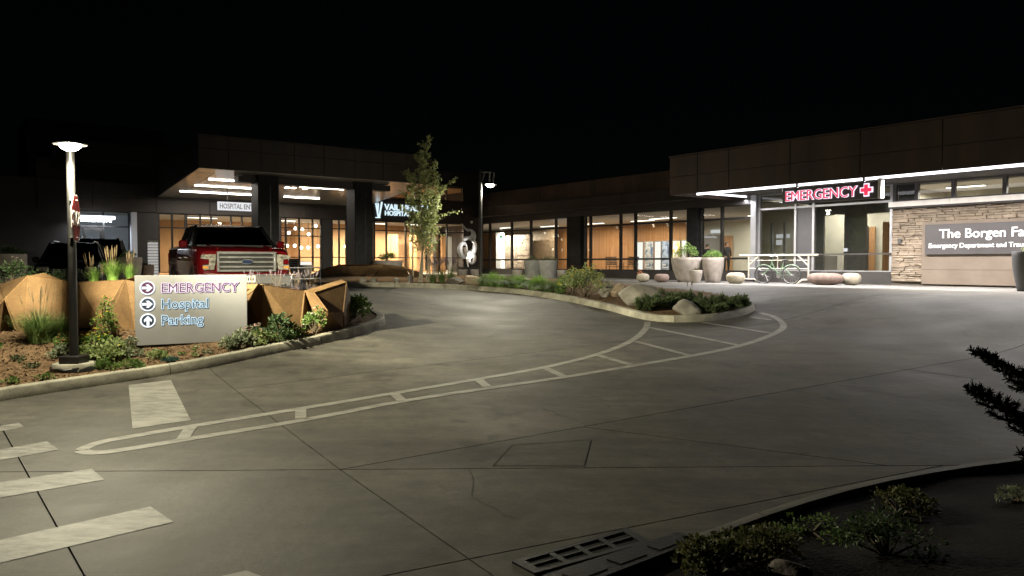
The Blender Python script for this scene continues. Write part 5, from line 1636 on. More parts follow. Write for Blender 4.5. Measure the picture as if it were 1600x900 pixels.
# ================================================================== POTS, STOOLS, SCULPTURE
def pot(label, base, r0, r1, h, m, plant=None, ph=.4, seed=1, pm='leaf_green', cat='planter pot', name='planter_pot'):
    t = thing(name, label, cat, base)
    prof = [(r0*.92,0),(r0,.02)]
    for k in range(1, 8):
        f = k/8; prof.append((r0+(r1-r0)*math.sin(f*math.pi/2), .02+(h-.02)*f))
    prof += [(r1,h-.02),(r1-.01,h),(r1-.05,h),(r1-.06,h-.05),(0,h-.06)]
    MB().lathe(prof, 32).build('pot', m, t, smooth=True)
    if plant: 
        s = shrub('plant', plant, (base[0], base[1], base[2]+h-.06), r1*.85, ph, 700 if r1 > .4 else 260, .07 if r1 > .4 else .045, pm, seed=seed, cat='plant', stems=4, clumps=14)
    return t
def onp(px, py): return gp(px, py)
def Pd(px, d, zf=None):
    x = (px-CX)/F_PX*d
    return Vector((x, d, G(x, d) if zf is None else zf))
ppx = F_PX
def potpx(label, px, ytop, ybot, wpx_top, wpx_bot, d, m, **kw):
    s = d/F_PX
    b = Pd(px, d); h = EYE+(HOR-ytop)*s - b.z
    return pot(label, b, wpx_bot*s/2, wpx_top*s/2, h, m, **kw)
potpx('wide taupe bowl planter with green shrub beside the black link column', 1074, 402.5, 434, 50, 30, 30.6, 'pot_taupe', plant='bushy green shrub growing in the wide taupe bowl', ph=.85, seed=101)
potpx('tall rounded taupe pot with green shrub right of the wide bowl', 1114, 402.5, 435, 34, 22, 30.0, 'pot_taupe', plant='smaller green shrub growing in the tall rounded taupe pot', ph=.5, seed=102)
potpx('small taupe pot standing in front of the two large taupe pots', 1087, 422, 435.5, 21, 13, 29.4, 'pot_taupe', plant='reddish small plant in the small taupe pot', ph=.12, seed=103, pm='shrub_yellow')
potpx('grey tapered pot left of the pair before the link windows', 832, 407, 434.5, 27, 20, 33.0, 'pot_grey', plant='sparse dark plant in the left grey tapered pot', ph=.28, seed=104, pm='leaf_dark')
potpx('grey tapered pot right of the pair before the link windows', 856, 407, 435, 29, 21, 32.0, 'pot_grey', plant='sparse dark plant in the right grey tapered pot', ph=.30, seed=105, pm='leaf_dark')
potpx('dark charcoal tapered pot at the right frame edge before the wall sign', 1606, 393, 447, 44, 28, 20.6, 'pot_charcoal', plant='pale grass like plant in the charcoal pot at the frame edge', ph=.22, seed=106, pm='leaf_pale')
potpx('round taupe pot with green bush behind the golden grass', 203, 402, 440, 36, 20, 23.5, 'pot_taupe', plant='dim green bush in the round pot behind the golden grass', ph=.36, seed=107)
potpx('grey drum pot with dark shrub at the left frame edge', 16, 397, 440, 46, 40, 22.0, 'pot_taupe', plant='dim dusty shrub in the drum pot at the left frame edge', ph=.3, seed=108, pm='leaf_dark')
potpx('small brown pot beside the white louvred post', 229, 414, 440, 22, 16, 24.5, 'stool_brown', plant='dry plant in the small brown pot beside the louvred post', ph=.14, seed=109, pm='shrub_yellow')
potpx('wide taupe bowl planter with clipped bush behind the far rust planter', 606, 407, 440, 46, 30, 35.0, 'pot_taupe', plant='clipped green bush in the bowl behind the far rust planter', ph=.5, seed=110)
potpx('low taupe pot left of the pair under the ribbon sculpture', 723, 421, 433, 16, 11, 38.0, 'pot_taupe')
potpx('low taupe pot right of the pair under the ribbon sculpture', 743, 421, 433, 16, 11, 37.0, 'pot_taupe')
potpx('low taupe pot under the bright lobby stone wall', 808, 422, 434, 16, 11, 35.0, 'pot_taupe')
potpx('small taupe pot right of the grey tapered pair', 877, 422, 434, 14, 10, 34.0, 'pot_taupe')
potpx('tan bowl pot just left of the right black entrance column', 478, 414, 440, 20, 12, 31.0, 'stool_cream')
def stool(label, px, ytop, ybot, w, d, m, seed, sy=1.0, plant=False):
    s = d/F_PX; b = Pd(px, d); h = (ybot-ytop)*s; rx = w*s/2
    prof = []
    for k in range(13):
        a = -math.pi/2 + math.pi*k/12
        c, sn = math.cos(a), math.sin(a)
        r = rx*(abs(c)**.55); zz = h/2+h/2*math.copysign(abs(sn)**.75, sn)
        if sn < 0: r = max(r*(1-.12*abs(sn)), rx*.55 if k == 0 else 0)
        prof.append((r, zz))
    o = MB().lathe(prof, 28, sx=1.0, sy=sy).build('pebble_stool', m, smooth=True, loc=b)
    o.rotation_euler = (0, 0, RL)
    return tag(o, label, 'stool')
stool('cream pebble shaped stool leftmost before the poster windows', 1004.5, 421.5, 435, 20, 30.5, 'stool_cream', 1)
stool('brown pebble shaped stool left of the wide taupe bowl', 1034, 421.5, 435, 23, 30.2, 'stool_brown', 2)
stool('cream pebble stool left of the bicycle rack', 1149.5, 421, 438.5, 29, 28.3, 'stool_cream', 3)
stool('long brown oval bench right of the bicycle', 1289, 422, 441, 60, 26.6, 'stool_brown', 4, .5)
stool('cream pebble stool right of the long brown bench', 1330, 422, 441, 29, 26.4, 'stool_cream', 5)
# dry plant on the first stool's bowl
shrub('plant', 'tuft of dry orange plant behind the leftmost cream stool', Pd(1000, 31.2)+Vector((0,0,.30)), .12, .22, 70, .05, 'petal_orange', seed=120, cat='plant', clumps=4)

# ribbon sculpture
def ribbon3(pts, w, th, tw):
    P = [Vector(p) for p in pts]; mb = MB(); n = len(P)
    for i, p in enumerate(P):
        t = (P[min(i+1,n-1)]-P[max(i-1,0)]).normalized()
        s = Vector((math.sin(tw(i/(n-1))), math.cos(tw(i/(n-1))), 0)); s = (s - t*s.dot(t)).normalized(); nn = t.cross(s)
        for a, b in ((-1,-1),(1,-1),(1,1),(-1,1)): mb.v.append(tuple(p+s*a*w/2+nn*b*th/2))
    for i in range(n-1):
        for k in range(4): mb.f.append((4*i+k, 4*i+(k+1) % 4, 4*i+4+(k+1) % 4, 4*i+4+k))
    mb.f += [(3,2,1,0), tuple(4*(n-1)+k for k in range(4))]
    return mb
ds = 38.5; sc_ = ds/F_PX
sb_ = Pd(730, ds)
scl = thing('ribbon_sculpture', 'white twisted ribbon sculpture against the dark wall by the link', 'sculpture', sb_, RM)
def S2(px, py, y=0): return ((px-730)*sc_*1.05, y, EYE+(HOR-py)*sc_-sb_.z)
def arc2(cx, cy, rx, ry, a0, a1, y0, y1, n=26): return [S2(cx+rx*math.cos(R(a0+(a1-a0)*i/n)), cy-ry*math.sin(R(a0+(a1-a0)*i/n)), y0+(y1-y0)*i/n) for i in range(n+1)]
ribbon3([S2(722,353), S2(731,359,.05)] + arc2(733,366,8,7.5,70,-70,.05,-.1) + [S2(728,372.5,-.15), S2(720,374,-.1)], .34, .05, lambda f: .9+f*.6).build('loop', 'polished_steel', scl, smooth=True)
ribbon3(arc2(724,391,9,10,60,330,.0,-.25), .34, .05, lambda f: 1.0+f*.7).build('loop', 'polished_steel', scl, smooth=True)
ribbon3([S2(734,376,-.2)] + arc2(734,388,8,11,70,-80,-.2,.1) , .34, .05, lambda f: .9+f*.6).build('loop', 'polished_steel', scl, smooth=True)
ribbon3([S2(728,391,.05), S2(731,396,0)] + arc2(737,402,6,8.5,150,-210,.1,-.15), .26, .05, lambda f: 1.3-f*.4).build('loop', 'polished_steel', scl, smooth=True)
ribbon3([S2(727,386), S2(728,398,-.05), S2(730,408,0), S2(732,417,0)], .26, .06, lambda f: f*.6).build('stem', 'polished_steel', scl, smooth=True)
MB().box(-.4, .4, -.3, .3, S2(730,417)[2]-.42, S2(730,417)[2]-.0).build('pedestal', 'wall_dark', scl)
MB().tube([(.55,-1.3,.02),(.5,-1.25,.2)], .06, 10).build('spotlight', 'mullion', scl)
spd = bpy.data.lights.new('sculpture_spot', 'SPOT'); spd.energy = 260; spd.spot_size = R(38); spd.spot_blend = .5; spd.color = (1,.97,.92); spd.shadow_soft_size = .05
spo = bpy.data.objects.new('sculpture_spot', spd); COL.objects.link(spo); spo.parent = scl; spo.location = (.45,-1.35,.28)
spo.rotation_euler = (Vector((0,0,1.3))-Vector((.45,-1.35,.28))).to_track_quat('-Z','Y').to_euler()
# small wall camera / floodlight on the dark wall
p = MFp(sM(737,-.3), -.3)
t = thing('wall_camera', 'small white camera dome on the dark wall above the sculpture', 'camera', (p.x, p.y, FLOOR+zM(737,347,-.3)), RM)
MB().lathe([(0,-.10),(.06,-.08),(.08,0),(.08,.06),(0,.06)], 12).build('dome', 'white_letter', t, smooth=True)
MB().box(-.03,.03,0,.2,.02,.06).build('bracket', 'white_letter', t)

# bicycle rack and bicycle
d_r = 28.6
def rack():
    a = Pd(1156, 29.6); b = Pd(1278, 27.7)
    dv = Vector((b.x-a.x, b.y-a.y, 0)); L = dv.length
    t = thing('bicycle_rack', 'cream tubular bicycle rack with sloping feet before the emergency glass', 'bicycle rack', (a.x, a.y, G(a.x, a.y)), math.atan2(dv.y, dv.x))
    H = 1.05
    MB().tube([(0,0,H),(L,0,H)], .04, 10).build('top_rail', 'rack_wood', t, smooth=True)
    for x in (L*.12, L*.885):
        MB().tube([(x,0,.12),(x,0,H-.04)], .032, 8).build('post', 'rack_wood', t, smooth=True)
        sgn = 1 if x < L/2 else -1
        MB().tube([(x,0,H*.62),(x+sgn*.38,0,H-.03)], .026, 8).build('brace', 'rack_wood', t, smooth=True)
        MB().tube([(x-.38,-.12,.0),(x-.20,-.05,.15),(x+.20,.05,.15),(x+.38,.12,.0)], .034, 8).build('foot', 'rack_wood', t, smooth=True)
    MB().tube([(L*.12,0,.55),(L*.885,0,.55)], .022, 8).build('rail', 'rack_wood', t, smooth=True)
    MB().tube([(L*.12,0,.86),(L*.885,0,.86)], .014, 8).build('rail', 'rack_wood', t, smooth=True)
    MB().tube([(L*.5,0,.55),(L*.5,0,H-.03)], .014, 8).build('hook_bar', 'rack_wood', t, smooth=True)
    # bicycle leaning just in front
    a2 = Pd(1193, 28.55); b2 = Pd(1236.5, 27.85)
    dv2 = Vector((b2.x-a2.x, b2.y-a2.y, 0)); wb = dv2.length
    k = thing('bicycle', 'pale green city bicycle parked at the rack', 'bicycle', (a2.x, a2.y, G(a2.x, a2.y)), math.atan2(dv2.y, dv2.x))
    rw = .335
    for x in (0, wb):
        w = MB().tube([(x+rw*math.cos(2*math.pi*i/32), 0, rw+rw*math.sin(2*math.pi*i/32)) for i in range(32)], .024, 8, closed=True).build('wheel', 'rubber', k, smooth=True)
        MB().tube([(x+(rw-.026)*math.cos(2*math.pi*i/32), 0, rw+(rw-.026)*math.sin(2*math.pi*i/32)) for i in range(32)], .009, 6, closed=True).build('rim', 'steel', w, smooth=True)
        for i in range(14):
            an = 2*math.pi*i/14
            MB().tube([(x+.02*math.cos(an+1), .015*(-1)**i, rw+.02*math.sin(an+1)), (x+(rw-.03)*math.cos(an), 0, rw+(rw-.03)*math.sin(an))], .0018, 4).build('spoke', 'steel', w)
        MB().tube([(x,-.05,rw),(x,.05,rw)], .02, 8).build('hub', 'steel', w)
    hx, hzz = .30*wb/1.05, .78
    bbx = wb*.56; stx, stz = wb*.73, .74
    for (p, q, r_) in (((hx,0,hzz),(bbx,0,.29),.02), ((hx-.04,0,hzz-.16),(bbx+.04,0,.36),.016), ((bbx,0,.29),(stx-.02,0,stz),.018), ((bbx,0,.29),(wb,.05,rw),.011), ((bbx,0,.29),(wb,-.05,rw),.011), ((stx-.05,0,.62),(wb,.05,rw),.010), ((stx-.05,0,.62),(wb,-.05,rw),.010), ((hx-.05,0,.60),(0,.045,rw),.014), ((hx-.05,0,.60),(0,-.045,rw),.014), ((hx-.05,0,.58),(hx+.05,0,.92),.02)):
        MB().tube([p, q], r_, 8).build('frame_tube', 'bike_green', k, smooth=True)
    MB().tube([(hx+.12,-.28,1.0),(hx+.0,-.22,1.03),(hx+.04,0,.99),(hx+.0,.22,1.03),(hx+.12,.28,1.0)], .014, 8).build('handlebar', 'polished_steel', k, smooth=True)
    MB().lathe([(0,0),(.06,.01),(.105,.03),(.09,.055),(0,.07)], 16, (0,0,0), 1.25, .75).build('saddle', 'black_plastic', k, smooth=True, loc=(stx+.04,0,stz+.10))
    MB().tube([(stx-.02,0,stz),(stx+.02,0,stz+.12)], .014, 8).build('seat_post', 'steel', k, smooth=True)
    for r_, zt in ((rw+.03, 0),):
        for x in (0, wb):
            MB().tube([(x+r_*math.cos(R(a)), 0, rw+r_*math.sin(R(a))) for a in range(35, 150, 12)], .018, 6).build('mudguard', 'bike_green', k, smooth=True)
    c_ = MB().lathe([(0,-.01),(.085,-.008),(.085,.008),(0,.01)], 20); 
    o = c_.build('chainring', 'steel', k, smooth=True, loc=(bbx,-.05,.29)); o.rotation_euler = (math.pi/2, 0, 0)
    for s in (-1, 1):
        MB().tube([(bbx, s*.07, .29), (bbx+s*.10, s*.08, .29-s*.13)], .010, 6).build('crank', 'steel', k)
        MB().box(bbx+s*.10-.045, bbx+s*.10+.045, s*.08 if s > 0 else s*.08-.07, s*.08+.07 if s > 0 else s*.08, .28-s*.13, .30-s*.13).build('pedal', 'black_plastic', k)
rack()

# white louvred post, valet stand, box light
b = Pd(239.5, 27.0); s = 27/F_PX
t = thing('louvred_post', 'white louvred post standing left of the red truck', 'bollard', b, RM)
hp = EYE+(HOR-376)*s-b.z; w = 17*s/2/1.35
MB().box(-w+.02, w-.02, -w+.02, w-.02, 0, hp-.03).build('core', 'int_beige', t)
for k in range(15): MB().box(-w, w, -w, w, .06+k*(hp-.1)/15, .06+k*(hp-.1)/15+(hp-.1)/15*.72).build('louvre', 'louvre_glow', t)
MB().cbox(-w-.01, w+.01, -w-.01, w+.01, hp-.05, hp, .01).build('cap', 'white_letter', t)
b = Pd(459.5, 24.0); s = 24/F_PX
t = thing('notice_stand', 'white tapering notice stand right of the red truck', 'sign', b, .3)
z1 = EYE+(HOR-404)*s-b.z; z0 = EYE+(HOR-428)*s-b.z
MB().prism([(-.10,z0),(.10,z0),(.17,z1),(-.17,z1)], 'y', -.012, .012).build('board', 'white_letter', t)
for k in range(4): MB().box(-.09, .09, -.018, -.013, z1-.10-k*.07, z1-.075-k*.07).build('print_line', 'grey_panel', t)
MB().tube([(0,.02,0),(0,.02,z0+.05)], .02, 8).build('post', 'steel', t)
MB().lathe([(.16,0),(.16,.02),(.02,.03)], 16).build('foot', 'steel', t)
p = MFp(sM(474,1.2), 1.2)
t = thing('lit_counter', 'small glowing white counter inside the entrance hall', 'counter', (p.x, p.y, FLOOR+.03), RM)
MB().cbox(-.35,.35,-.2,.2,0,zM(474,409,1.2),.02).build('body', 'int_beige', t)
MB().box(-.36,.36,-.23,-.205,zM(474,417,1.2),zM(474,410,1.2)).build('lit_front', 'poster_lit', t)
# white tubular barrier behind the lavender
a = Pd(440, 19.6); bb = Pd(500, 21.5)
t = thing('tube_barrier', 'low white tubular barrier right of the truck bumper', 'barrier', a, math.atan2(bb.y-a.y, bb.x-a.x))
Lb = (bb-a).length
for z in (.45, .75): MB().tube([(0,0,z),(Lb,0,z)], .018, 6).build('rail', 'white_letter', t)
for x in (0, Lb*.5, Lb): MB().tube([(x,0,0),(x,0,.77)], .018, 6).build('post', 'polished_steel', t)

# ================================================================== VEHICLES (front at y = 0, facing -y)
def loft_body(secs):
    mb = MB(); m = None
    for (y, hw, zb, zt, r) in secs:
        ring = [(-hw*.94, zb), (-hw, zb+.10), (-hw*1.0, zb+(zt-zb)*.55), (-hw*.985, zt-r), (-hw*.95, zt-r*.35), (-hw+r*1.1, zt),
                (0, zt+.012), (hw-r*1.1, zt), (hw*.95, zt-r*.35), (hw*.985, zt-r), (hw*1.0, zb+(zt-zb)*.55), (hw, zb+.10), (hw*.94, zb)]
        m = len(ring)
        mb.v += [(x, y, z) for x, z in ring]
    for i in range(len(secs)-1):
        for k in range(m): mb.f.append((i*m+k, i*m+(k+1) % m, (i+1)*m+(k+1) % m, (i+1)*m+k))
    mb.f.append(tuple(range(m))); mb.f.append(tuple((len(secs)-1)*m+k for k in reversed(range(m))))
    return mb
def wheel(t, x, y, r, w, side):
    # ring about the x axis
    def ringlathe(prof, name, m, par):
        mb = MB(); n = 28
        for (rr, xx) in prof:
            for k in range(n):
                a = 2*math.pi*k/n; mb.v.append((x+xx*side, y+rr*math.cos(a), r+rr*math.sin(a)))
        for i in range(len(prof)-1):
            for k in range(n): mb.f.append((i*n+k, i*n+(k+1) % n, (i+1)*n+(k+1) % n, (i+1)*n+k))
        return mb.build(name, m, par, smooth=True)
    tp = ringlathe([(r*.62,-w/2),(r*.93,-w/2),(r,-w*.36),(r,w*.36),(r*.93,w/2),(r*.62,w/2),(r*.60,w*.3),(r*.60,-w*.3),(r*.62,-w/2)], 'wheel', 'rubber', t)
    ringlathe([(r*.60,w*.30),(r*.56,w*.42),(r*.50,w*.34),(r*.16,w*.26),(r*.12,w*.34),(.001,w*.34)], 'rim', 'steel', tp)
    for k in range(6):
        a = 2*math.pi*k/6
        MB().tube([(x+side*w*.36, y+r*.10*math.cos(a), r+r*.10*math.sin(a)), (x+side*w*.40, y+r*.54*math.cos(a), r+r*.54*math.sin(a))], .03, 6).build('rim_spoke', 'steel', tp)
def greenhouse(t, bm_, zb, zt, yb0, yt0, yt1, yb1, wb, wt, roof_m, pillar_m, rails=False):
    A = lambda s: Vector((s*wb, yb0, zb)); B = lambda s: Vector((s*wt, yt0, zt)); C_ = lambda s: Vector((s*wt, yt1, zt)); D = lambda s: Vector((s*wb, yb1, zb))
    MB().slab([A(-1), A(1), B(1), B(-1)], .01).build('windshield', 'car_glass', t)
    MB().slab([D(1), D(-1), C_(-1), C_(1)], .01).build('rear_window', 'car_glass', t)
    for s in (-1, 1):
        md0, md1 = A(s).lerp(D(s), .52), B(s).lerp(C_(s), .48)
        for (p, q, u, v) in ((A(s), md0, md1, B(s)), (md0, D(s), C_(s), md1)):
            MB().slab([p, q, u, v] if s > 0 else [v, u, q, p], .01).build('side_window', 'car_glass', t)
        MB().tube([A(s), B(s)], .042, 8).build('pillar', pillar_m, t, smooth=True)
        MB().tube([md0, md1], .045, 8).build('pillar', pillar_m, t, smooth=True)
        MB().tube([D(s), C_(s)], .06, 8).build('pillar', pillar_m, t, smooth=True)
        MB().tube([B(s), C_(s)], .045, 8).build('roof_edge', pillar_m, t, smooth=True)
        if rails: MB().tube([B(s)+Vector((-s*.06,.15,.05)), B(s)+Vector((-s*.06,.3,.09)), C_(s)+Vector((-s*.06,-.3,.09)), C_(s)+Vector((-s*.06,-.1,.05))], .02, 6).build('roof_rail', 'steel', t, smooth=True)
    mb = MB(); n = 9
    for j in range(5):
        for i in range(n):
            f = i/(n-1); g_ = j/4
            x = -wt+2*wt*f; y = yt0+(yt1-yt0)*g_
            mb.v.append((x, y, zt+.045*(1-(2*f-1)**2)+.03*(1-(2*g_-1)**2)))
    for j in range(4):
        for i in range(n-1): mb.f.append((j*n+i, j*n+i+1, (j+1)*n+i+1, (j+1)*n+i))
    mb.build('roof', roof_m, t, smooth=True)
    MB().box(-wb*.8, wb*.8, yb0+.15, yb0+.32, zb-.06, zb+.01).build('dashboard', 'black_plastic', t)
    for s in (-1, 1):
        MB().cbox(s*.38-.24, s*.38+.24, yt0+.55, yt0+.72, zb-.3, zb+.26, .05).build('seat_back', 'black_plastic', t)
        MB().cbox(s*.38-.12, s*.38+.12, yt0+.58, yt0+.68, zb+.27, zb+.44, .03).build('headrest', 'black_plastic', t)
def mirror(t, s, x, y, z, m):
    MB().tube([(s*(x-.12), y, z-.06), (s*(x+.02), y-.02, z-.03)], .025, 6).build('mirror_arm', 'black_plastic', t)
    mb = MB(); mb.cbox(s*x-.0 if s > 0 else s*x-.19, s*x+.19 if s > 0 else s*x, y-.07, y+.05, z-.09, z+.09, .035); mb.build('mirror', m, t, smooth=True)

def truck():
    base = Pd(386, 17.25)
    t = thing('pickup_truck', 'red pickup truck with chrome grille parked facing the drive', 'truck', base, R(30))
    loft_body([(.04,.90,.66,1.14,.10),(.10,.965,.58,1.27,.10),(.30,1.0,.52,1.34,.10),(.80,1.01,.50,1.38,.10),(1.45,1.01,.48,1.42,.10),(1.7,1.01,.46,1.43,.09),(3.9,1.01,.46,1.44,.09)]).build('body', 'truck_red', t, smooth=True)
    loft_body([(3.95,1.01,.50,1.44,.06),(5.80,1.01,.52,1.44,.06)]).build('cargo_bed', 'truck_red', t, smooth=True)
    greenhouse(t, None, 1.41, 1.90, 1.42, 2.15, 3.50, 3.88, .92, .77, 'car_black', 'car_black')
    # hood creases
    for s in (-1, 1): MB().tube([(s*.58,.22,1.345),(s*.62,.8,1.392),(s*.66,1.4,1.432)], .022, 6).build('hood_crease', 'truck_red', t, smooth=True)
    MB().box(-.86,.86,1.36,1.50,1.41,1.445).build('cowl', 'black_plastic', t)
    # grille: chrome surround, three bars, emblem
    gr = MB().cbox(-.60,.60,-.005,.06,.72,1.12,.02).build('grille', 'black_plastic', t)
    for (a, b_, c, d) in ((-.64,.64,1.085,1.14),(-.64,.64,.69,.735),(-.64,-.585,.735,1.085),(.585,.64,.735,1.085)):
        MB().cbox(a, b_, -.045, .0, c, d, .012).build('grille_surround', 'chrome', gr, smooth=True)
    for z in (.80, .905, 1.01):
        MB().cbox(-.58, .58, -.04, .0, z-.020, z+.020, .008).build('grille_bar', 'chrome', gr, smooth=True)
    e_ = disc(1.0, -.005, .005, 28); e_.v = [(v[0]*.135, v[1]-.05, v[2]*.055) for v in e_.v]
    em_ = e_.build('emblem', 'chrome', gr, loc=(0,0,.91))
    pbr('emblem_blue', (.012,.02,.05), .3)
    e2 = disc(1.0, -.004, .004, 28); e2.v = [(v[0]*.12, v[1]-.058, v[2]*.044) for v in e2.v]
    e2.build('emblem_field', 'emblem_blue', em_)
    for ch in t.children:
        if ch.name.startswith('grille'): ch.location.z += .13
    # c-shaped headlights around a red block
    for s in (-1, 1):
        poly = [(.66,1.08),(.95,1.06),(.965,.98),(.80,.965),(.80,.845),(.93,.835),(.915,.73),(.70,.735),(.68,.83),(.66,.98)]
        poly = [(s*x, z) for x, z in poly]
        hl = MB().prism(poly if s > 0 else poly[::-1], 'y', -.015, .10).build('headlight', 'headlight', t)
        MB().cbox(s*.87-.06, s*.87+.06, -.02, .02, .76, .81, .008).build('indicator', 'amber', hl)
        for k in range(2): MB().lathe([(0,-.01),(.035,-.008),(.04,.0)], 14, (0,0,0)).build('lamp_unit', 'chrome', hl, loc=(s*(.74+.1*k),-.018,1.02))
        MB().cbox(s*.80-.02 if s > 0 else s*.80-.13, s*.80+.13 if s > 0 else s*.80+.02, -.012, .08, .852, .958, .01).build('headlight_bezel', 'truck_red', hl)
        mirror(t, s, 1.03, 1.62, 1.46, 'truck_red')
        for y in (1.0, 4.75): wheel(t, s*.86, y, .40, .26, s)
        # wheel arches
        for y in (1.0, 4.75):
            MB().tube([(s*1.005, y+.49*math.cos(R(a)), .42+.49*math.sin(R(a))) for a in range(-5, 190, 15)], .035, 6).build('wheel_arch', 'black_plastic', t, smooth=True)
        MB().tube([(s*1.0,1.5,.40),(s*1.0,3.9,.40)], .05, 8).build('side_step', 'chrome', t, smooth=True)
        for y in (2.35, 3.35): MB().cbox(s*1.02-.02, s*1.02+.02, y-.11, y+.11, 1.13, 1.17, .01).build('door_handle', 'chrome', t)
        MB().cbox(s*.97-.05, s*.97+.05, 5.78, 5.83, .98, 1.30, .01).build('tail_light', 'stop_red', t)
    for ch in t.children:
        if ch.name.startswith('headlight'): ch.location.z += .13
    bp = MB(); bp.cbox(-.98,.98,-.12,.10,.45,.76,.05); bo = bp.build('bumper', 'chrome', t, smooth=True)
    MB().box(-.55,.55,-.125,-.118,.47,.55).build('air_intake', 'black_plastic', bo)
    for s in (-1, 1): MB().lathe([(0,0),(.055,.004),(.06,.02)], 14).build('fog_lamp', 'headlight', bo, loc=(s*.76,-.13,.52))
    pl_ = MB().box(-.155,.155,-.135,-.122,.58,.73).build('licence_plate', 'white_letter', bo)
    for k in range(5): MB().box(-.11+.05*k,-.085+.05*k,-.139,-.1352,.62,.69).build('plate_mark', 'grey_panel', pl_)
truck()

def suv(label, px, d, rz, m='car_black', H=1.66, W=.93):
    t = thing('parked_suv', label, 'car', Pd(px, d), R(rz))
    loft_body([(.03,W*.86,.50,.82,.10),(.12,W*.95,.40,.93,.12),(.5,W,.36,1.0,.10),(1.3,W,.34,1.06,.10),(3.9,W,.36,1.08,.10),(4.55,W*.97,.42,1.02,.12),(4.65,W*.9,.5,.95,.1)]).build('body', m, t, smooth=True)
    greenhouse(t, None, 1.03, H-.05, 1.15, 1.95, 3.95, 4.45, W*.90, W*.70, m, m, rails=True)
    MB().cbox(-.42,.42,-.01,.05,.62,.80,.02).build('grille', 'black_plastic', t)
    for z in (.67,.72,.77): MB().box(-.40,.40,-.02,-.011,z-.008,z+.008).build('grille_bar', 'chrome', t)
    for s in (-1, 1):
        MB().cbox(s*.64-.17, s*.64+.17, -.0, .12, .72, .86, .03).build('headlight', 'headlight', t, smooth=True)
        mirror(t, s, W*.97, 1.42, 1.08, m)
        for y in (.88, 3.7): wheel(t, s*(W-.12), y, .36, .23, s)
        MB().cbox(s*(W-.02)-.02, s*(W-.02)+.02, 2.2, 2.4, .93, .97, .01).build('door_handle', 'chrome', t)
    MB().cbox(-W*.9,W*.9,-.06,.1,.36,.52,.04).build('bumper', 'black_plastic', t, smooth=True)
    MB().box(-.155,.155,-.075,-.062,.42,.55).build('licence_plate', 'stop_white', t)
suv('black parked car with dark windows behind the lamp pole', 104, 23.6, 24)
suv('black parked car with roof rails behind the other black car', 148, 27.6, 24, H=1.76, W=.95)

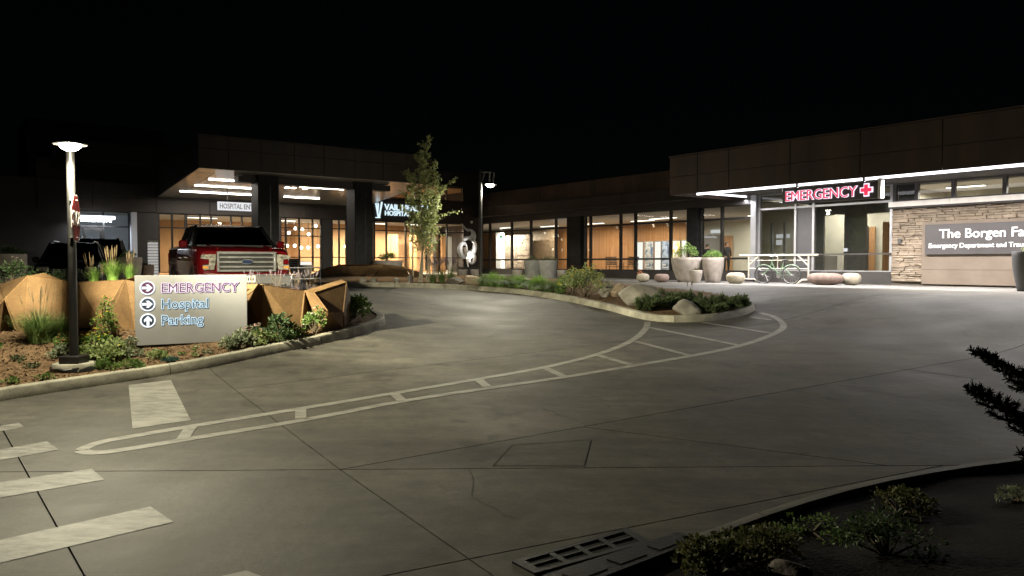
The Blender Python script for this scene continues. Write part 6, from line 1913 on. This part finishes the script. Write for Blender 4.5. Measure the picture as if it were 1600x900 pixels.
# ================================================================== PEOPLE behind the glass
def person(label, px, d, h, rz, phone=False):
    x = (px-CX)/F_PX*d
    t = thing('person', label, 'person', (x, d, FLOOR+.03), rz)
    k = h/1.72
    V = {'pel':(0,0,.95),'sp':(0,.01,1.15),'ch':(0,.0,1.33),'nk':(0,-.01,1.46),'hd0':(0,-.02,1.53),'hd':(0,-.03,1.62),'tp':(0,-.02,1.68),
         'lh':(-.10,0,.92),'lk':(-.11,-.02,.50),'la':(-.11,.02,.09),'lt':(-.12,-.13,.03),
         'rh':(.10,0,.92),'rk':(.11,-.02,.50),'ra':(.11,.02,.09),'rt':(.12,-.13,.03),
         'ls':(-.19,0,1.40),'le':(-.25,.03,1.12),'lw':(-.20,-.15,.98),'lf':(-.17,-.22,.96),
         'rs':(.19,0,1.40),'re':(.25,.03,1.12),'rw':(.20,-.12,.90),'rf':(.18,-.18,.85)}
    Rr = {'pel':(.155,.115),'sp':(.145,.105),'ch':(.175,.115),'nk':(.062,.062),'hd0':(.07,.085),'hd':(.088,.105),'tp':(.06,.07),
          'lh':(.095,.095),'lk':(.065,.065),'la':(.042,.045),'lt':(.04,.03),'rh':(.095,.095),'rk':(.065,.065),'ra':(.042,.045),'rt':(.04,.03),
          'ls':(.065,.065),'le':(.047,.047),'lw':(.033,.03),'lf':(.035,.02),'rs':(.065,.065),'re':(.047,.047),'rw':(.033,.03),'rf':(.035,.02)}
    E = [('pel','sp'),('sp','ch'),('ch','nk'),('nk','hd0'),('hd0','hd'),('hd','tp'),('pel','lh'),('lh','lk'),('lk','la'),('la','lt'),('pel','rh'),('rh','rk'),('rk','ra'),('ra','rt'),
         ('ch','ls'),('ls','le'),('le','lw'),('lw','lf'),('ch','rs'),('rs','re'),('re','rw'),('rw','rf')]
    names = list(V)
    me = bpy.data.meshes.new('body'); me.from_pydata([Vector(V[n])*k for n in names], [(names.index(a), names.index(b)) for a, b in E], [])
    ob = bpy.data.objects.new('body', me); COL.objects.link(ob)
    sk = ob.modifiers.new('s', 'SKIN'); sb_ = ob.modifiers.new('d', 'SUBSURF'); sb_.levels = 2
    for i, n in enumerate(names):
        me.skin_vertices[0].data[i].radius = (Rr[n][0]*k, Rr[n][1]*k)
        me.skin_vertices[0].data[i].use_root = (n == 'pel')
    dg = bpy.context.evaluated_depsgraph_get()
    nm = bpy.data.meshes.new_from_object(ob.evaluated_get(dg)); bpy.data.objects.remove(ob)
    nm.name = 'body'
    nm.materials.clear(); nm.materials.append(M['cloth_black']); nm.materials.append(M['skin'])
    for p in nm.polygons:
        z = p.center.z/k; p.use_smooth = True
        p.material_index = 1 if z > 1.475 or (abs(p.center.x) > .14*k and z < 1.0 and p.center.y < -.10*k and z > .7) else 0
    b = link('body', nm, None, t)
    hr = MB(); hr.lathe([(.082,-.06),(.103,.0),(.10,.05),(.075,.095),(.03,.115),(0,.118)], 18, (0,0,0), 1.0, 1.12)
    hr.build('hair', 'hair_dark', t, smooth=True, loc=(0,.012*k,1.605*k))
    for s in (-1, 1):
        MB().lathe([(0,-.010),(.009,-.006),(.011,0),(.009,.006),(0,.010)], 8, (s*.032*k,-.122*k,1.625*k)).build('eye', 'hair_dark', t)
        MB().lathe([(0,-.03),(.012,-.02),(.016,0),(.012,.025),(0,.03)], 8, (s*.095*k,-.015*k,1.61*k)).build('ear', 'skin', t, smooth=True)
    MB().tube([(0,-.125*k,1.63*k),(0,-.145*k,1.595*k),(0,-.125*k,1.585*k)], [.008,.014,.008], 6).build('nose', 'skin', t, smooth=True)
    MB().box(-.025*k,.025*k,-.122*k,-.112*k,1.555*k,1.563*k).build('mouth', 'stool_brown', t)
    for s, wx, wy, wz, fx, fy, fz in ((-1,-.17,-.22,.96,0,-.09,-.03),(1,.18,-.18,.85,0,-.05,-.09)):
        o = Vector((wx,wy,wz))*k
        for i in range(4):
            q = o+Vector((-.024+.016*i, 0, 0)); e = Vector((0, fy, fz))*(.85+.12*(1-abs(i-1.5)))
            MB().tube([q, q+e*.55, q+e+Vector((0,.012,-.02))], [.009,.008,.006], 6).build('finger', 'skin', t, smooth=True)
        MB().tube([o+Vector((-s*.03,.03,.005)), o+Vector((-s*.055,-.005,0)), o+Vector((-s*.05,-.035,-.01))], [.010,.009,.007], 6).build('thumb', 'skin', t, smooth=True)
person('person in black clothes standing behind the glass beside the wooden door', 1135, 40.0, 1.70, .2)
person('person in black clothes further back behind the black link column', 1104.5, 41.2, 1.62, .5)

# ================================================================== FOREGROUND: shrubs, boulder, spruce
Fg = lambda px, py: onb(h_fg, px, py, FG_POLY, .2)
shrub('leafy_shrub', 'yellow green small leaved shrub at the bottom right of the drain', Fg(1115,898), .30, .26, 900, .042, 'shrub_yellow', ratio=.75, seed=130, clumps=20, low=.2)
shrub('leafy_shrub', 'yellow green shrub along the kerb right of the drain', Fg(1185,878), .34, .24, 800, .042, 'shrub_yellow', ratio=.75, seed=131, clumps=18, low=.2)
shrub('leafy_shrub', 'small yellow green shrub standing alone in the dark bed', Fg(1410,806), .26, .24, 420, .044, 'shrub_yellow', ratio=.75, seed=132, clumps=12, low=.2)
shrub('leafy_shrub', 'barely lit green shrub in the middle of the dark bed', Fg(1385,870), .34, .34, 800, .04, 'leaf_dark', seed=133, clumps=14)
shrub('leafy_shrub', 'barely lit low plants between kerb and dark shrubs', Fg(1270,832), .32, .10, 260, .035, 'leaf_green', seed=134, clumps=9)
shrub('leafy_shrub', 'faint plant at the right frame edge of the dark bed', Fg(1592,786), .18, .16, 160, .04, 'leaf_grey', seed=135, clumps=6)
boulder('boulder', 'half hidden pale stone at the bottom edge of the dark bed', Fg(1236,914), .14, .12, .11, 'boulder_dark', 30)
def spruce():
    b = Vector((2.50, 2.72, 0)); b.z = h_fg(b.x, b.y)-.02
    t = thing('spruce_tree', 'dark spruce branches reaching in at the right frame edge', 'spruce', b)
    r = random.Random(9)
    MB().tube([(0,0,0),(.02,.01,.9),(0,0,2.1),(0,0,2.9)], [.07,.055,.03,.008], 8).build('trunk', 'bark_dark', t, smooth=True)
    def branch(p0, p1, nt, sag=.05):
        br = MB(); nd = MB()
        p0, p1 = Vector(p0), Vector(p1)
        L = (p1-p0).length; d = (p1-p0).normalized()
        pts = [p0.lerp(p1, i/10)+Vector((0,0,-sag*math.sin(i/10*math.pi))) for i in range(11)]
        br.tube(pts, [.016*(1-.085*i) for i in range(11)], 6)
        def needles(pts_, dens, ln):
            for i in range(len(pts_)-1):
                a, c = pts_[i], pts_[i+1]; dd = (c-a).normalized(); n = int((c-a).length*dens)
                for k in range(n):
                    q = a.lerp(c, r.random()); v = (rvec(r)+dd*.9+Vector((0,0,.15))).normalized()
                    nd.tube([q, q+v*ln*r.uniform(.7,1.1)], [.0026,.0012], 3, cap=False)
        needles(pts[2:], 900, .027)
        sd = d.cross(Vector((0,0,1))).normalized()
        for i in range(nt):
            f = .60+.40*i/nt
            k = min(9, int(f*10)); q = pts[k].lerp(pts[k+1], f*10-k)
            s = 1 if i % 2 else -1
            ll = (1.0-f)*L*.36*r.uniform(.7,1.1)+.028
            e = q+(d*.75+sd*s*.75+Vector((0,0,r.uniform(-.25,.45)))).normalized()*ll
            tp = [q, q.lerp(e,.5)+Vector((0,0,-.012)), e]
            br.tube(tp, [.006,.004,.002], 5); needles(tp, 1000, .019)
            if ll > .14:
                for s2 in (-1, 1):
                    q2 = q.lerp(e,.5); e2 = q2+((e-q).normalized()*.8+sd*s2*.6+Vector((0,0,r.uniform(-.3,.4)))).normalized()*ll*.45
                    br.tube([q2, e2], [.004,.002], 4); needles([q2, e2], 1000, .018)
        o = br.build('branch', 'bark_dark', t, fix=False); nd.build('needles', 'spruce_needle', o, fix=False)
    for (px, py, d, z0, nt) in ((1526,548,2.62,1.08,20), (1520,604,2.52,.84,24), (1594,706,2.5,.34,7)):
        e = pv(px, py, d)-b
        branch((0,0,z0), e, nt)
    for i in range(14):
        z = .5+i*.16; a = r.uniform(-1.3, 1.4); L = .9*(1-z/3.2)+.15
        branch((0,0,z), (math.cos(a)*L, math.sin(a)*L, z-.05), 5)
spruce()
